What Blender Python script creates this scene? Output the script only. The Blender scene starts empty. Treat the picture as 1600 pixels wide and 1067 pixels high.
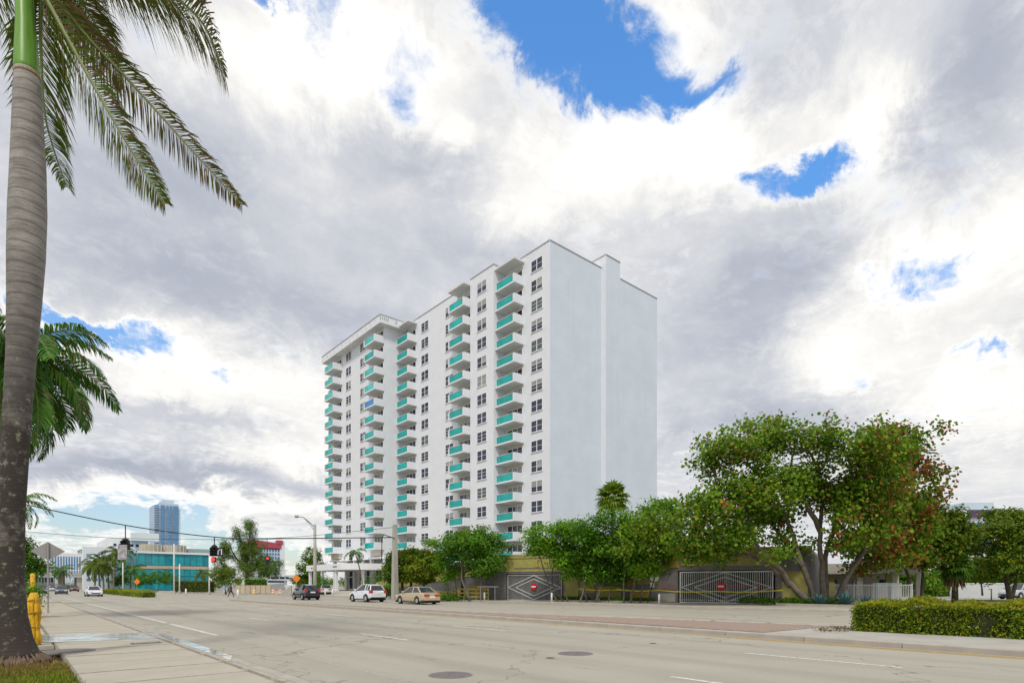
import bpy, math, random
import numpy as np
from mathutils import Vector, Matrix

SC = bpy.context.scene
COL = SC.collection
R = math.radians

# ------------------------------------------------------------------ camera
# world: +Y runs along the avenue, +X across it, camera on the left-hand pavement
CAM_H = 1.6
HEAD = R(40.7)
cd = bpy.data.cameras.new('camera')
cam = bpy.data.objects.new('camera', cd)
COL.objects.link(cam)
cam.location = (0, 0, CAM_H)
cam.rotation_euler = (R(90), 0, -HEAD)
cd.sensor_width = 36.0
cd.lens = 36.0 * 907 / 1600
cd.shift_y = (914 - 533.5) / 1600
cd.clip_start = 0.1
cd.clip_end = 4000
SC.camera = cam

# ------------------------------------------------------------------ sun, exposure
SUN_AZ, SUN_EL = R(228), R(52)          # azimuth clockwise from +Y
ld = bpy.data.lights.new('sun', 'SUN')
ld.energy = 2.2
ld.angle = R(9)
ld.color = (1.0, 0.94, 0.83)
sun = bpy.data.objects.new('sun', ld)
COL.objects.link(sun)
to_sun = Vector((math.sin(SUN_AZ) * math.cos(SUN_EL), math.cos(SUN_AZ) * math.cos(SUN_EL), math.sin(SUN_EL)))
sun.rotation_euler = to_sun.to_track_quat('Z', 'Y').to_euler()
sun.location = to_sun * 200
SC.view_settings.view_transform = 'Standard'
SC.view_settings.look = 'None'
SC.view_settings.exposure = 0.05
SC.view_settings.gamma = 1.0

# ------------------------------------------------------------------ sky: Nishita blue with procedural broken cloud
W = bpy.data.worlds.new('World')
SC.world = W
W.use_nodes = True
nt = W.node_tree
nt.nodes.clear()


class S:
    """a float socket with arithmetic, for writing node maths as expressions"""
    def __init__(s, sock): s.k = sock
    def _m(s, op, *o):
        n = nt.nodes.new('ShaderNodeMath'); n.operation = op
        for i, q in enumerate((s,) + o):
            if isinstance(q, S): nt.links.new(q.k, n.inputs[i])
            else: n.inputs[i].default_value = q
        return S(n.outputs[0])
    def __add__(s, o): return s._m('ADD', o)
    def __sub__(s, o): return s._m('SUBTRACT', o)
    def __mul__(s, o): return s._m('MULTIPLY', o)
    def __truediv__(s, o): return s._m('DIVIDE', o)
    __radd__ = __add__; __rmul__ = __mul__
    def step(s, a, b):
        n = nt.nodes.new('ShaderNodeMapRange'); n.interpolation_type = 'SMOOTHSTEP'
        nt.links.new(s.k, n.inputs[0]); n.inputs[1].default_value = a; n.inputs[2].default_value = b
        return S(n.outputs[0])


tc = nt.nodes.new('ShaderNodeTexCoord')
sep = nt.nodes.new('ShaderNodeSeparateXYZ'); nt.links.new(tc.outputs['Generated'], sep.inputs[0])
dx, dy, dz = (S(sep.outputs[i]) for i in range(3))
zz = dz._m('MAXIMUM', 0.0) + 0.16
comb = nt.nodes.new('ShaderNodeCombineXYZ')
nt.links.new((dx / zz).k, comb.inputs[0]); nt.links.new((dy / zz).k, comb.inputs[1])


def snoise(scale, detail=6, rough=0.55, dist=0.0, off=0.0, vec=None):
    n = nt.nodes.new('ShaderNodeTexNoise')
    n.noise_dimensions = '3D'
    m = nt.nodes.new('ShaderNodeMapping'); m.inputs['Location'].default_value = (off, off * 1.7, off * .6)
    nt.links.new((vec or comb.outputs[0]), m.inputs[0]); nt.links.new(m.outputs[0], n.inputs['Vector'])
    n.inputs['Scale'].default_value = scale; n.inputs['Detail'].default_value = detail
    n.inputs['Roughness'].default_value = rough; n.inputs['Distortion'].default_value = dist
    return S(n.outputs[0])


n_big = snoise(1.5, 4, .5, .3, 3.1)
n_mid = snoise(4.5, 8, .6, .5, 7.7)
n_fine = snoise(16.0, 8, .62, .3, 1.3)
gen = tc.outputs['Generated']
w1 = snoise(9, 8, .66, .6, 5.2, gen) - .5
w2 = snoise(9, 8, .66, .6, 9.9, gen) - .5
az = dx._m('ARCTAN2', dy) * (180 / math.pi) + w1 * 14.0
el = dz._m('ARCSINE') * (180 / math.pi) + w2 * 8.5


def blobs(L):
    """sum of soft patches at (azimuth, elevation, half-widths, weight), degrees"""
    tot = None
    for a, e, sa, se, w in L:
        q = (az - a) * (1 / sa)
        t = (el - e) * (1 / se)
        g = ((q * q + t * t) * -0.8)._m('EXPONENT') * w
        tot = g if tot is None else tot + g
    return tot


holes = blobs([
    (42.5, 45.2, 5.5, 1.5, 1.2), (47.5, 43.2, 5.2, 1.8, 1.2), (52.5, 41.2, 4.2, 1.7, 1.2), (57.5, 39.2, 3.4, .9, 0.8),
    (67.1, 32.3, 2.8, 1.0, 1.1), (63.4, 33.3, 1.6, 0.6, 0.7), (76.1, 23.7, 1.9, 1.6, 0.8), (79.2, 17.7, 1.2, 0.6, 0.7),
    (29.0, 39.5, 1.8, 1.3, 0.55), (31.3, 42.2, 3.1, 1.2, 0.45), (21.8, 42.7, 1.7, 1.5, 0.5), (17.4, 42.8, 1.6, 0.5, 0.7),
    (5.4, 20.0, 3.4, 0.75, .95), (2.6, 20.2, 2.4, 0.6, 0.8), (14.6, 18.6, 1.0, 0.4, 0.6), (7.9, 18.9, 1.3, 0.5, 0.6),
    (4.2, 5.8, 6.1, 1.1, 1.0), (2.6, 3.2, 4.3, 1.2, 0.45), (9.5, 4.8, 4.2, 1.0, 0.7), (13.3, 3.6, 4.5, 1.0, 0.6),
    (19.6, 2.9, 3.3, 1.8, 0.7), (71.0, 16.6, 1.9, 0.6, 0.4)])
bright = blobs([
    (50.7, 37.0, 10.3, 2.2, 0.5), (59.6, 35.1, 6.2, 2.4, 0.5), (71.9, 33.2, 3.2, 3.4, 0.5), (78.4, 24.6, 5.6, 2.9, 0.6),
    (78.4, 14.4, 4.8, 3.7, 0.45), (25.9, 42.3, 7.6, 2.7, 0.5), (19.1, 39.5, 5.4, 2.4, 0.45), (9.0, 19.1, 5.0, 1.7, 0.4),
    (18.5, 17.8, 7.0, 3.2, 0.35), (21.3, 12.5, 6.2, 2.3, 0.4), (13.3, 7.6, 12.9, 0.8, 0.5), (56.7, 42.1, 3.5, 2.0, 0.4),
    (34.4, 38.4, 2.5, 1.5, 0.35), (9.5, 15.5, 2.8, 1.3, 0.3), (69.6, 18.9, 3.9, 3.0, 0.4), (43.2, 32.8, 5.0, 2.2, 0.3)])
dark = blobs([
    (9.5, 31.3, 9.2, 3.2, 0.45), (29.5, 35.7, 5.5, 2.5, 0.35), (79.5, 34.6, 4.2, 4.0, 0.45), (11.8, 25.0, 9.7, 2.5, 0.4),
    (10.4, 9.5, 15.5, 1.2, 0.5), (60.1, 22.3, 6.2, 5.1, 0.35), (34.4, 29.4, 11.1, 2.4, 0.3), (13.3, 14.0, 8.0, 1.3, 0.35),
    (66.1, 37.6, 4.6, 2.5, 0.2), (65.5, 26.3, 3.6, 3.2, 0.3), (64.5, 14.9, 7.9, 2.2, 0.35), (25.3, 22.7, 7.0, 3.1, 0.3)])
n_wisp = snoise(5.5, 10, .72, 1.2, 4.4)
dens = 0.93 + (n_big - .5) * .45 + (n_mid - .5) * .7 + (n_fine - .5) * .75 + (n_wisp - .5) * .85 - holes * .85
mask = dens.step(.12, .86)
edge = 1.0 * (dens.step(.3, .55) * (dens.step(.6, 1.0) * -1.0 + 1.0))
lum = .57 + (n_big - .5) * .55 + (n_mid - .5) * .6 + (n_fine - .5) * .22 + (n_wisp - .5) * .22 + bright * .95 - dark * .9 + edge * .34
ramp = nt.nodes.new('ShaderNodeValToRGB')
nt.links.new(lum.k, ramp.inputs[0])
cr = ramp.color_ramp
cr.elements[0].position = 0.0; cr.elements[0].color = (.37, .405, .49, 1)
cr.elements[1].position = 1.0; cr.elements[1].color = (1.05, 1.03, .99, 1)
for p_, c_ in ((.3, (.485, .515, .59, 1)), (.55, (.65, .665, .705, 1)), (.8, (.90, .89, .87, 1))):
    e_ = cr.elements.new(p_); e_.color = c_
sky = nt.nodes.new('ShaderNodeTexSky')
sky.sky_type = 'NISHITA'; sky.sun_disc = False
sky.sun_elevation = SUN_EL; sky.sun_rotation = SUN_AZ
sky.air_density = 1.0; sky.dust_density = 0.8; sky.ozone_density = 2.0
hsv = nt.nodes.new('ShaderNodeHueSaturation'); hsv.inputs['Saturation'].default_value = 1.12
nt.links.new((dz.step(.05, .55) * .27 + 1.0).k, hsv.inputs['Saturation'])
nt.links.new((dz.step(.0, .6) * 1.35 + 1.0).k, hsv.inputs['Value'])
nt.links.new(sky.outputs[0], hsv.inputs['Color'])
bg1 = nt.nodes.new('ShaderNodeBackground'); bg1.inputs[1].default_value = 0.12
nt.links.new(hsv.outputs[0], bg1.inputs[0])
bg2 = nt.nodes.new('ShaderNodeBackground'); bg2.inputs[1].default_value = 1.0
nt.links.new(ramp.outputs[0], bg2.inputs[0])
mixs = nt.nodes.new('ShaderNodeMixShader')
nt.links.new(mask.k, mixs.inputs[0]); nt.links.new(bg1.outputs[0], mixs.inputs[1]); nt.links.new(bg2.outputs[0], mixs.inputs[2])
wo = nt.nodes.new('ShaderNodeOutputWorld'); nt.links.new(mixs.outputs[0], wo.inputs[0])
W.cycles.sampling_method = 'MANUAL'
W.cycles.sample_map_resolution = 512

# ------------------------------------------------------------------ helpers
CH, SH = math.cos(HEAD), math.sin(HEAD)


def at(px, d, z=0.0):
    """world point at bearing px (as seen from the kerb) and forward distance d"""
    a = (px - 800) / 907.0
    return Vector((d * (a * CH + SH), d * (CH - a * SH), z))


def zat(py, d):
    return CAM_H + (914 - py) / 907.0 * d


class MB:
    def __init__(s): s.v = []; s.f = []; s.m = []
    def add(s, vs, fs, mi=0):
        o = len(s.v); s.v += [tuple(q) for q in vs]
        for f in fs: s.f.append([i + o for i in f]); s.m.append(mi)
        return s
    def box(s, x0, x1, y0, y1, z0, z1, mi=0):
        return s.add([(x0, y0, z0), (x1, y0, z0), (x1, y1, z0), (x0, y1, z0), (x0, y0, z1), (x1, y0, z1), (x1, y1, z1), (x0, y1, z1)],
                     [(0, 3, 2, 1), (4, 5, 6, 7), (0, 1, 5, 4), (1, 2, 6, 5), (2, 3, 7, 6), (3, 0, 4, 7)], mi)
    def prism(s, poly, z0, z1, mi=0, mtop=None):
        """poly: 2-D points, counter-clockwise; z1 may be a list of heights"""
        n = len(poly)
        zt = z1 if isinstance(z1, (list, tuple)) else [z1] * n
        zb = z0 if isinstance(z0, (list, tuple)) else [z0] * n
        vs = [(p[0], p[1], zb[i]) for i, p in enumerate(poly)] + [(p[0], p[1], zt[i]) for i, p in enumerate(poly)]
        s.add(vs, [(i, (i + 1) % n, n + (i + 1) % n, n + i) for i in range(n)] + [list(range(n))[::-1]], mi)
        o = len(s.v) - n
        s.f.append([o + i for i in range(n)]); s.m.append(mi if mtop is None else mtop)
        return s
    def bar(s, p, q, w, h=None, mi=0, up=(0, 0, 1)):
        p, q = Vector(p), Vector(q); h = w if h is None else h
        t = (q - p).normalized(); u = Vector(up)
        if abs(t.dot(u)) > .98: u = Vector((1, 0, 0))
        a = t.cross(u).normalized() * (w / 2); b = a.cross(t).normalized() * (h / 2)
        vs = [p - a - b, p + a - b, p + a + b, p - a + b, q - a - b, q + a - b, q + a + b, q - a + b]
        return s.add(vs, [(0, 1, 2, 3), (7, 6, 5, 4), (0, 4, 5, 1), (1, 5, 6, 2), (2, 6, 7, 3), (3, 7, 4, 0)], mi)
    def tube(s, pts, rad, n=8, mi=0, caps=True, wob=0, rng=None):
        pts = [Vector(p) for p in pts]
        if not isinstance(rad, (list, tuple)): rad = [rad] * len(pts)
        o = len(s.v); ref = None
        for i, p in enumerate(pts):
            t = (pts[min(i + 1, len(pts) - 1)] - pts[max(i - 1, 0)])
            t = t.normalized() if t.length > 1e-9 else Vector((0, 0, 1))
            if ref is None:
                ref = Vector((1, 0, 0)) if abs(t.x) < .9 else Vector((0, 1, 0))
            a = (ref - t * ref.dot(t)).normalized(); b = t.cross(a); ref = a
            for k in range(n):
                g = 2 * math.pi * k / n
                r = rad[i] * (1 + (rng.uniform(-wob, wob) if wob else 0))
                s.v.append(tuple(p + a * (math.cos(g) * r) + b * (math.sin(g) * r)))
        for i in range(len(pts) - 1):
            for k in range(n):
                k2 = (k + 1) % n
                s.f.append([o + i * n + k, o + i * n + k2, o + (i + 1) * n + k2, o + (i + 1) * n + k]); s.m.append(mi)
        if caps:
            s.f.append([o + k for k in range(n)][::-1]); s.m.append(mi)
            e = o + (len(pts) - 1) * n
            s.f.append([e + k for k in range(n)]); s.m.append(mi)
        return s
    def lathe(s, prof, c=(0, 0, 0), n=16, mi=0):
        return s.tube([(c[0], c[1], c[2] + z) for r, z in prof], [r for r, z in prof], n, mi)
    def build(s, name, mats, parent=None, smooth=False, loc=None, rz=0.0, bevel=0):
        me = bpy.data.meshes.new(name)
        me.from_pydata(s.v, [], s.f)
        mats = mats if isinstance(mats, (list, tuple)) else [mats]
        for m in mats: me.materials.append(m)
        me.polygons.foreach_set('material_index', s.m)
        if smooth: me.polygons.foreach_set('use_smooth', [True] * len(s.f))
        me.update()
        return link(name, me, parent, loc, rz, bevel)


def own_matrix(o):
    return Matrix.Translation(o.location) @ o.rotation_euler.to_matrix().to_4x4()


def link(name, me, parent=None, loc=None, rz=0.0, bevel=0):
    o = bpy.data.objects.new(name, me)
    COL.objects.link(o)
    if loc is not None: o.location = loc
    if rz: o.rotation_euler = (0, 0, rz)
    if parent is not None:
        o.parent = parent
        if parent.type == 'EMPTY' and not parent.get('_local'):
            o.matrix_parent_inverse = own_matrix(parent).inverted()
    if bevel:
        b = o.modifiers.new('bevel', 'BEVEL'); b.width = bevel; b.segments = 2; b.limit_method = 'ANGLE'
    return o


def thing(name, label, cat, loc=(0, 0, 0), rz=0.0, group=None, local=False):
    o = bpy.data.objects.new(name, None)
    COL.objects.link(o)
    o.empty_display_size = .3
    o.location = loc; o.rotation_euler = (0, 0, rz)
    if local: o['_local'] = True
    return tag(o, label, cat, group)


def tag(o, label=None, cat=None, group=None, kind=None):
    if label: o['label'] = label
    if cat: o['category'] = cat
    if group: o['group'] = group
    if kind: o['kind'] = kind
    return o


def copy_thing(root, loc, rz=None, label=None):
    r = root.copy(); COL.objects.link(r)
    r.location = loc
    if rz is not None: r.rotation_euler = (0, 0, rz)
    if label: r['label'] = label
    for c in root.children:
        k = c.copy(); COL.objects.link(k); k.parent = r
        for g in c.children:
            h = g.copy(); COL.objects.link(h); h.parent = k
    return r


# ------------------------------------------------------------------ materials
def newmat(name):
    m = bpy.data.materials.new(name); m.use_nodes = True
    t = m.node_tree; b = t.nodes['Principled BSDF']
    return m, t, b


def setc(sock, c): sock.default_value = (c[0], c[1], c[2], 1)


def noise_tex(t, scale, detail=5, rough=.55, coord='Object', stretch=None):
    tcn = t.nodes.new('ShaderNodeTexCoord'); n = t.nodes.new('ShaderNodeTexNoise')
    n.inputs['Scale'].default_value = scale; n.inputs['Detail'].default_value = detail; n.inputs['Roughness'].default_value = rough
    src = tcn.outputs[coord]
    if stretch:
        mp = t.nodes.new('ShaderNodeMapping'); mp.inputs['Scale'].default_value = stretch
        t.links.new(src, mp.inputs[0]); src = mp.outputs[0]
    t.links.new(src, n.inputs['Vector'])
    return n.outputs[0]


def mixc(t, fac, a, b, mode='MIX'):
    n = t.nodes.new('ShaderNodeMix'); n.data_type = 'RGBA'; n.blend_type = mode
    for s_, q in ((n.inputs[0], fac), (n.inputs[6], a), (n.inputs[7], b)):
        if isinstance(q, bpy.types.NodeSocket): t.links.new(q, s_)
        elif isinstance(q, (int, float)): s_.default_value = q
        else: setc(s_, q)
    return n.outputs[2]


def rng_map(t, sock, a, b, c=0.0, d=1.0):
    n = t.nodes.new('ShaderNodeMapRange'); t.links.new(sock, n.inputs[0])
    for i, q in enumerate((a, b, c, d)): n.inputs[i + 1].default_value = q
    return n.outputs[0]


def M(name, col, rough=.7, var=.12, scale=3.0, bump=0.0, bscale=40, metal=0.0, spec=.3, stain=None, stretch=None, coat=0):
    m, t, b = newmat(name)
    c = mixc(t, rng_map(t, noise_tex(t, scale, stretch=stretch), .3, .7), [q * (1 - var) for q in col], [min(1, q * (1 + var)) for q in col])
    if stain:   # (colour, noise scale, lo, hi, stretch)
        c = mixc(t, rng_map(t, noise_tex(t, stain[1], 6, .65, stretch=(stain[4] if len(stain) > 4 else None)), stain[2], stain[3]), c, stain[0])
    t.links.new(c, b.inputs['Base Color'])
    b.inputs['Roughness'].default_value = rough; b.inputs['Metallic'].default_value = metal
    b.inputs['Specular IOR Level'].default_value = spec
    b.inputs['Coat Weight'].default_value = coat
    if bump:
        bn = t.nodes.new('ShaderNodeBump'); bn.inputs['Strength'].default_value = bump; bn.inputs['Distance'].default_value = .02
        t.links.new(noise_tex(t, bscale, 6, .6), bn.inputs['Height']); t.links.new(bn.outputs[0], b.inputs['Normal'])
    return m


def leafmat(name, cols, transl=.35, rough=.55):
    """foliage: each leaf takes its own tone between the listed colours"""
    m, t, b = newmat(name)
    g = t.nodes.new('ShaderNodeNewGeometry'); r = t.nodes.new('ShaderNodeValToRGB')
    t.links.new(g.outputs['Random Per Island'], r.inputs[0])
    e = r.color_ramp.elements
    for i, c in enumerate(cols):
        p = i / max(1, len(cols) - 1)
        q = e[i] if i < 2 and len(cols) >= 2 else None
        if i == 0: q = e[0]
        elif i == len(cols) - 1: q = e[len(e) - 1]
        else: q = e.new(p)
        q.position = p; q.color = (c[0], c[1], c[2], 1)
    t.links.new(r.outputs[0], b.inputs['Base Color'])
    b.inputs['Roughness'].default_value = rough; b.inputs['Specular IOR Level'].default_value = .12
    tr = t.nodes.new('ShaderNodeBsdfTranslucent'); t.links.new(r.outputs[0], tr.inputs[0])
    mx = t.nodes.new('ShaderNodeMixShader'); mx.inputs[0].default_value = transl
    t.links.new(b.outputs[0], mx.inputs[1]); t.links.new(tr.outputs[0], mx.inputs[2])
    t.links.new(mx.outputs[0], t.nodes['Material Output'].inputs[0])
    return m


def glassmat(name, col, rough=.06, see=0.0, seecol=None, spec=.8):
    m, t, b = newmat(name)
    oi = t.nodes.new('ShaderNodeObjectInfo')
    c = mixc(t, rng_map(t, noise_tex(t, .7), .3, .7), [q * .75 for q in col], [min(1, q * 1.25) for q in col])
    c = mixc(t, rng_map(t, oi.outputs['Random'], 0, 1, 0, .4), c, [q * .5 for q in col])
    t.links.new(c, b.inputs['Base Color'])
    b.inputs['Roughness'].default_value = rough; b.inputs['Specular IOR Level'].default_value = spec
    if see:
        tr = t.nodes.new('ShaderNodeBsdfTransparent'); setc(tr.inputs[0], seecol or col)
        mx = t.nodes.new('ShaderNodeMixShader'); mx.inputs[0].default_value = see
        t.links.new(b.outputs[0], mx.inputs[1]); t.links.new(tr.outputs[0], mx.inputs[2])
        t.links.new(mx.outputs[0], t.nodes['Material Output'].inputs[0])
    return m


def glow(name, col, strength):
    m, t, b = newmat(name); setc(b.inputs['Base Color'], col); setc(b.inputs['Emission Color'], col)
    b.inputs['Emission Strength'].default_value = strength
    return m


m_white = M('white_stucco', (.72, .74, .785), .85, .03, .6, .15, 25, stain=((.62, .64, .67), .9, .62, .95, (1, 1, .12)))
m_shade = M('end_wall_shade_stucco', (.60, .67, .75), .9, .04, .35, .15, 25, stain=((.54, .61, .69), .5, .55, .95, (1, 1, .1)))  # white stucco with the end wall's bluish shade put into its colour
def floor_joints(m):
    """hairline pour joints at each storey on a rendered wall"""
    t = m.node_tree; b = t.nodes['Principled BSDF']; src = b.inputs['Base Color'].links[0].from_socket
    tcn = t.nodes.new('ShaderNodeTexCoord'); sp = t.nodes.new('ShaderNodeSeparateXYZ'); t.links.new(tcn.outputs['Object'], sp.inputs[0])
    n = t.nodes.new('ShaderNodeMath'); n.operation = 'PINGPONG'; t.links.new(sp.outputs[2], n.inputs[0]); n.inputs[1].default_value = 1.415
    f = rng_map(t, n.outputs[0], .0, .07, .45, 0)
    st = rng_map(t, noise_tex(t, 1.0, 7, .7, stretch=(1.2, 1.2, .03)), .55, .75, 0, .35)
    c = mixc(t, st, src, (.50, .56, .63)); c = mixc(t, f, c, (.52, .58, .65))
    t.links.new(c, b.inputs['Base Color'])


floor_joints(m_shade)
m_soffit = M('soffit_paint', (.68, .68, .67), .9, .05, 1)
m_beige = M('beige_stucco', (.62, .57, .48), .9, .06, 1)
m_trim = M('white_trim', (.80, .81, .82), .6, .03, 2)
m_cop = M('coping_metal', (.42, .43, .45), .5, .1, 2)
m_teal = glassmat('teal_glass', (.01, .55, .53), .07, .40, (.06, .85, .82))
m_teal2 = glassmat('pale_teal_glass', (.10, .68, .66), .07, .38, (.2, .9, .86))
m_blue_gl = glassmat('blue_glass', (.03, .30, .72), .1, .2, (.1, .5, .9))
m_pane = glassmat('window_glass', (.016, .028, .065), .05, spec=.6)
m_pane_g = glassmat('window_glass_blind', (.06, .095, .095), .08)
m_pane_l = glassmat('window_glass_curtain', (.30, .31, .30), .15)
m_pane_b = glassmat('blue_window_glass', (.10, .27, .50), .08)
m_conc = M('concrete', (.40, .385, .35), .9, .12, .7, .25, 60, stain=((.26, .25, .23), 1.6, .58, .8))
m_kerb = M('kerb_concrete', (.40, .37, .33), .9, .15, 1.5, .3, 50, stain=((.22, .20, .18), 3.0, .55, .8))
m_slab = M('pavement_concrete', (.42, .385, .32), .9, .10, .8, .2, 70, stain=((.33, .31, .27), .9, .55, .85))
m_dark = M('dark_metal', (.03, .03, .035), .5, .1, 5)
m_black = M('black_rubber', (.02, .02, .02), .8, .1, 5)
m_steel = M('galvanised_steel', (.36, .37, .38), .45, .12, 6, metal=.6)
m_wpaint = M('white_metal_paint', (.70, .71, .70), .5, .06, 4)
m_grey = M('grey_block', (.17, .165, .165), .9, .15, 2.0, .3, 30)
m_yellow = M('yellow_green_paint', (.36, .33, .105), .85, .14, 1.5, .1, 30, stain=((.24, .215, .08), 1.2, .45, .8))
m_ochre = M('ochre_mural_paint', (.40, .27, .05), .85, .15, 2.0)
m_mauve = M('mauve_mural_paint', (.20, .13, .14), .85, .15, 2.0)
m_redp = M('red_sign_paint', (.55, .02, .03), .45, .05, 3)
m_signw = M('sign_white', (.8, .8, .8), .5, .03, 3)
m_bark = M('grey_bark', (.17, .145, .115), .95, .25, 2.5, .6, 18, stain=((.09, .075, .06), 4, .5, .75))
m_bark_d = M('dark_bark', (.075, .06, .045), .95, .25, 2.5, .6, 18)
m_orange = M('orange_sign_paint', (.75, .22, .02), .5, .05, 3)
m_ylw = M('yellow_plastic_wrap', (.66, .39, .02), .5, .25, 6, .6, 14, stain=((.42, .20, .02), 7, .52, .7))
# ------------------------------------------------------------------ ground, avenue, pavements
def road_material():
    m, t, b = newmat('avenue_surface')
    fine = noise_tex(t, 90, 3, .7)
    big = noise_tex(t, .22, 6, .6)
    lane = noise_tex(t, .9, 6, .62, stretch=(1.0, .045, 1))
    c = mixc(t, rng_map(t, big, .3, .7), (.375, .352, .295), (.45, .422, .355))
    c = mixc(t, rng_map(t, lane, .52, .8, 0, .55), c, (.29, .275, .245))
    c = mixc(t, rng_map(t, fine, .25, .75, 0, .30), c, (.23, .22, .195))
    tcx = t.nodes.new('ShaderNodeTexCoord'); spx = t.nodes.new('ShaderNodeSeparateXYZ'); t.links.new(tcx.outputs['Object'], spx.inputs[0])
    def mth(op, a, b):
        n = t.nodes.new('ShaderNodeMath'); n.operation = op
        for i, q in enumerate((a, b)):
            if isinstance(q, (int, float)): n.inputs[i].default_value = q
            else: t.links.new(q, n.inputs[i])
        return n.outputs[0]
    tyre = mth('SINE', mth('MULTIPLY', mth('SUBTRACT', spx.outputs[0], 4.2), 2 * math.pi / 2.05), 0)   # wheel paths, two to a lane
    tyre = mth('MULTIPLY', rng_map(t, tyre, -.1, 1, 0, .6), rng_map(t, noise_tex(t, .5, 6, .65, stretch=(1, .08, 1)), .3, .7))
    c = mixc(t, tyre, c, (.255, .235, .20))
    oil = rng_map(t, noise_tex(t, 1.7, 5, .6, stretch=(1, .35, 1)), .66, .74, 0, .55)
    c = mixc(t, oil, c, (.17, .16, .14))
    grit = noise_tex(t, 22, 4, .75)
    c = mixc(t, rng_map(t, grit, .45, .75, 0, .45), c, (.25, .235, .20))
    patch = noise_tex(t, .5, 7, .7)
    c = mixc(t, rng_map(t, patch, .62, .75, 0, .5), c, (.235, .225, .205))
    # fine cracks
    tcn = t.nodes.new('ShaderNodeTexCoord'); vo = t.nodes.new('ShaderNodeTexVoronoi'); vo.feature = 'DISTANCE_TO_EDGE'
    vo.inputs['Scale'].default_value = .16
    wn = t.nodes.new('ShaderNodeTexNoise'); wn.inputs['Scale'].default_value = 1.1; wn.inputs['Detail'].default_value = 6
    t.links.new(tcn.outputs['Object'], wn.inputs['Vector'])
    vm = t.nodes.new('ShaderNodeVectorMath'); vm.operation = 'MULTIPLY_ADD'
    t.links.new(wn.outputs['Color'], vm.inputs[0]); vm.inputs[1].default_value = (2.2, 2.2, 0); t.links.new(tcn.outputs['Object'], vm.inputs[2])
    t.links.new(vm.outputs[0], vo.inputs['Vector'])
    c = mixc(t, rng_map(t, vo.outputs['Distance'], .0, .006, .75, 0), c, (.12, .115, .105))
    t.links.new(c, b.inputs['Base Color'])
    b.inputs['Roughness'].default_value = .82; b.inputs['Specular IOR Level'].default_value = .3
    bn = t.nodes.new('ShaderNodeBump'); bn.inputs['Strength'].default_value = .35; bn.inputs['Distance'].default_value = .01
    t.links.new(fine, bn.inputs['Height']); t.links.new(bn.outputs[0], b.inputs['Normal'])
    return m


def paint_material(name, col, wear_lo, wear_hi):
    m, t, b = newmat(name)
    setc(b.inputs['Base Color'], col); b.inputs['Roughness'].default_value = .7
    tr = t.nodes.new('ShaderNodeBsdfTransparent'); mx = t.nodes.new('ShaderNodeMixShader')
    t.links.new(rng_map(t, noise_tex(t, 9, 8, .75), wear_lo, wear_hi), mx.inputs[0])
    t.links.new(tr.outputs[0], mx.inputs[1]); t.links.new(b.outputs[0], mx.inputs[2])
    t.links.new(mx.outputs[0], t.nodes['Material Output'].inputs[0])
    return m


m_road = road_material()
m_pw = paint_material('white_road_paint', (.66, .65, .61), .34, .5)
m_pw_worn = paint_material('worn_white_road_paint', (.58, .57, .53), .47, .66)
m_py = paint_material('yellow_road_paint', (.55, .33, .035), .36, .52)
m_earth = M('plain_ground', (.30, .29, .26), .95, .15, .05, .1, 3)
m_paver = M('red_paver', (.31, .235, .195), .9, .22, 2.5, .3, 40, stain=((.36, .32, .27), 1.3, .5, .8))


def flat(name, poly, z, mat, parent=None):
    mb = MB(); mb.add([(x, y, z) for x, y in poly], [list(range(len(poly)))])
    return mb.build(name, mat, parent)


tag(flat('ground', [(-1500, -300), (2500, -300), (2500, 3000), (-1500, 3000)], -.02, m_earth), kind='structure')
tag(flat('road', [(3.2, -30), (40, -30), (37, 12), (34, 50), (33.4, 75), (33.4, 400), (3.2, 400)], 0.0, m_road), kind='structure')
tag(flat('side_road', [(33.4, 128), (33.4, 112), (150, 112), (150, 128)], -.004, m_road), kind='structure')

# road markings: each painted stripe is a thin sheet of its own
def stripe(x0, y0, x1, y1, w, mat, name='lane_line', parent=None):
    p, q = Vector((x0, y0)), Vector((x1, y1)); d = (q - p).normalized(); n = Vector((-d.y, d.x)) * (w / 2)
    return flat(name, [(p - n), (q - n), (q + n), (p + n)], .005, mat, parent)


marks = bpy.data.objects.new('road_markings', None); COL.objects.link(marks); marks['kind'] = 'structure'
for k in range(-1, 9):
    stripe(8.75, 14.8 + 12 * k, 8.75, 17.9 + 12 * k, .13, m_pw, parent=marks)
    stripe(13.1, 15.6 + 12 * k, 13.1, 18.8 + 12 * k, .13, m_pw, parent=marks)
for k in range(0, 9):
    stripe(25.6 if k > 1 else 27.5, 22 + 12 * k, 25.6, 25 + 12 * k, .13, m_pw, parent=marks)
stripe(4.95, 20.2, 4.95, 27.5, .15, m_pw, 'edge_line', marks)
stripe(4.95, 28.2, 4.95, 90, .15, m_pw, 'edge_line', marks)
stripe(4.95, 2, 4.95, 19.5, .2, m_pw_worn, 'edge_line', marks)
stripe(16.85, -10, 16.85, 60, .15, m_py, 'median_line', marks)
stripe(16.62, -10, 16.62, 10, .1, m_py, 'median_line', marks)
stripe(5.2, 92, 16, 92, .5, m_pw_worn, 'stop_line', marks)

# ------- near pavement: slabs one by one, kerb stones one by one
pave = tag(flat('pavement', [(-6, -5), (3.4, -5), (3.4, 220), (-6, 220)], .02, M('pavement_bed', (.12, .11, .095), .95, .1, 2)), kind='structure')


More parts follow.
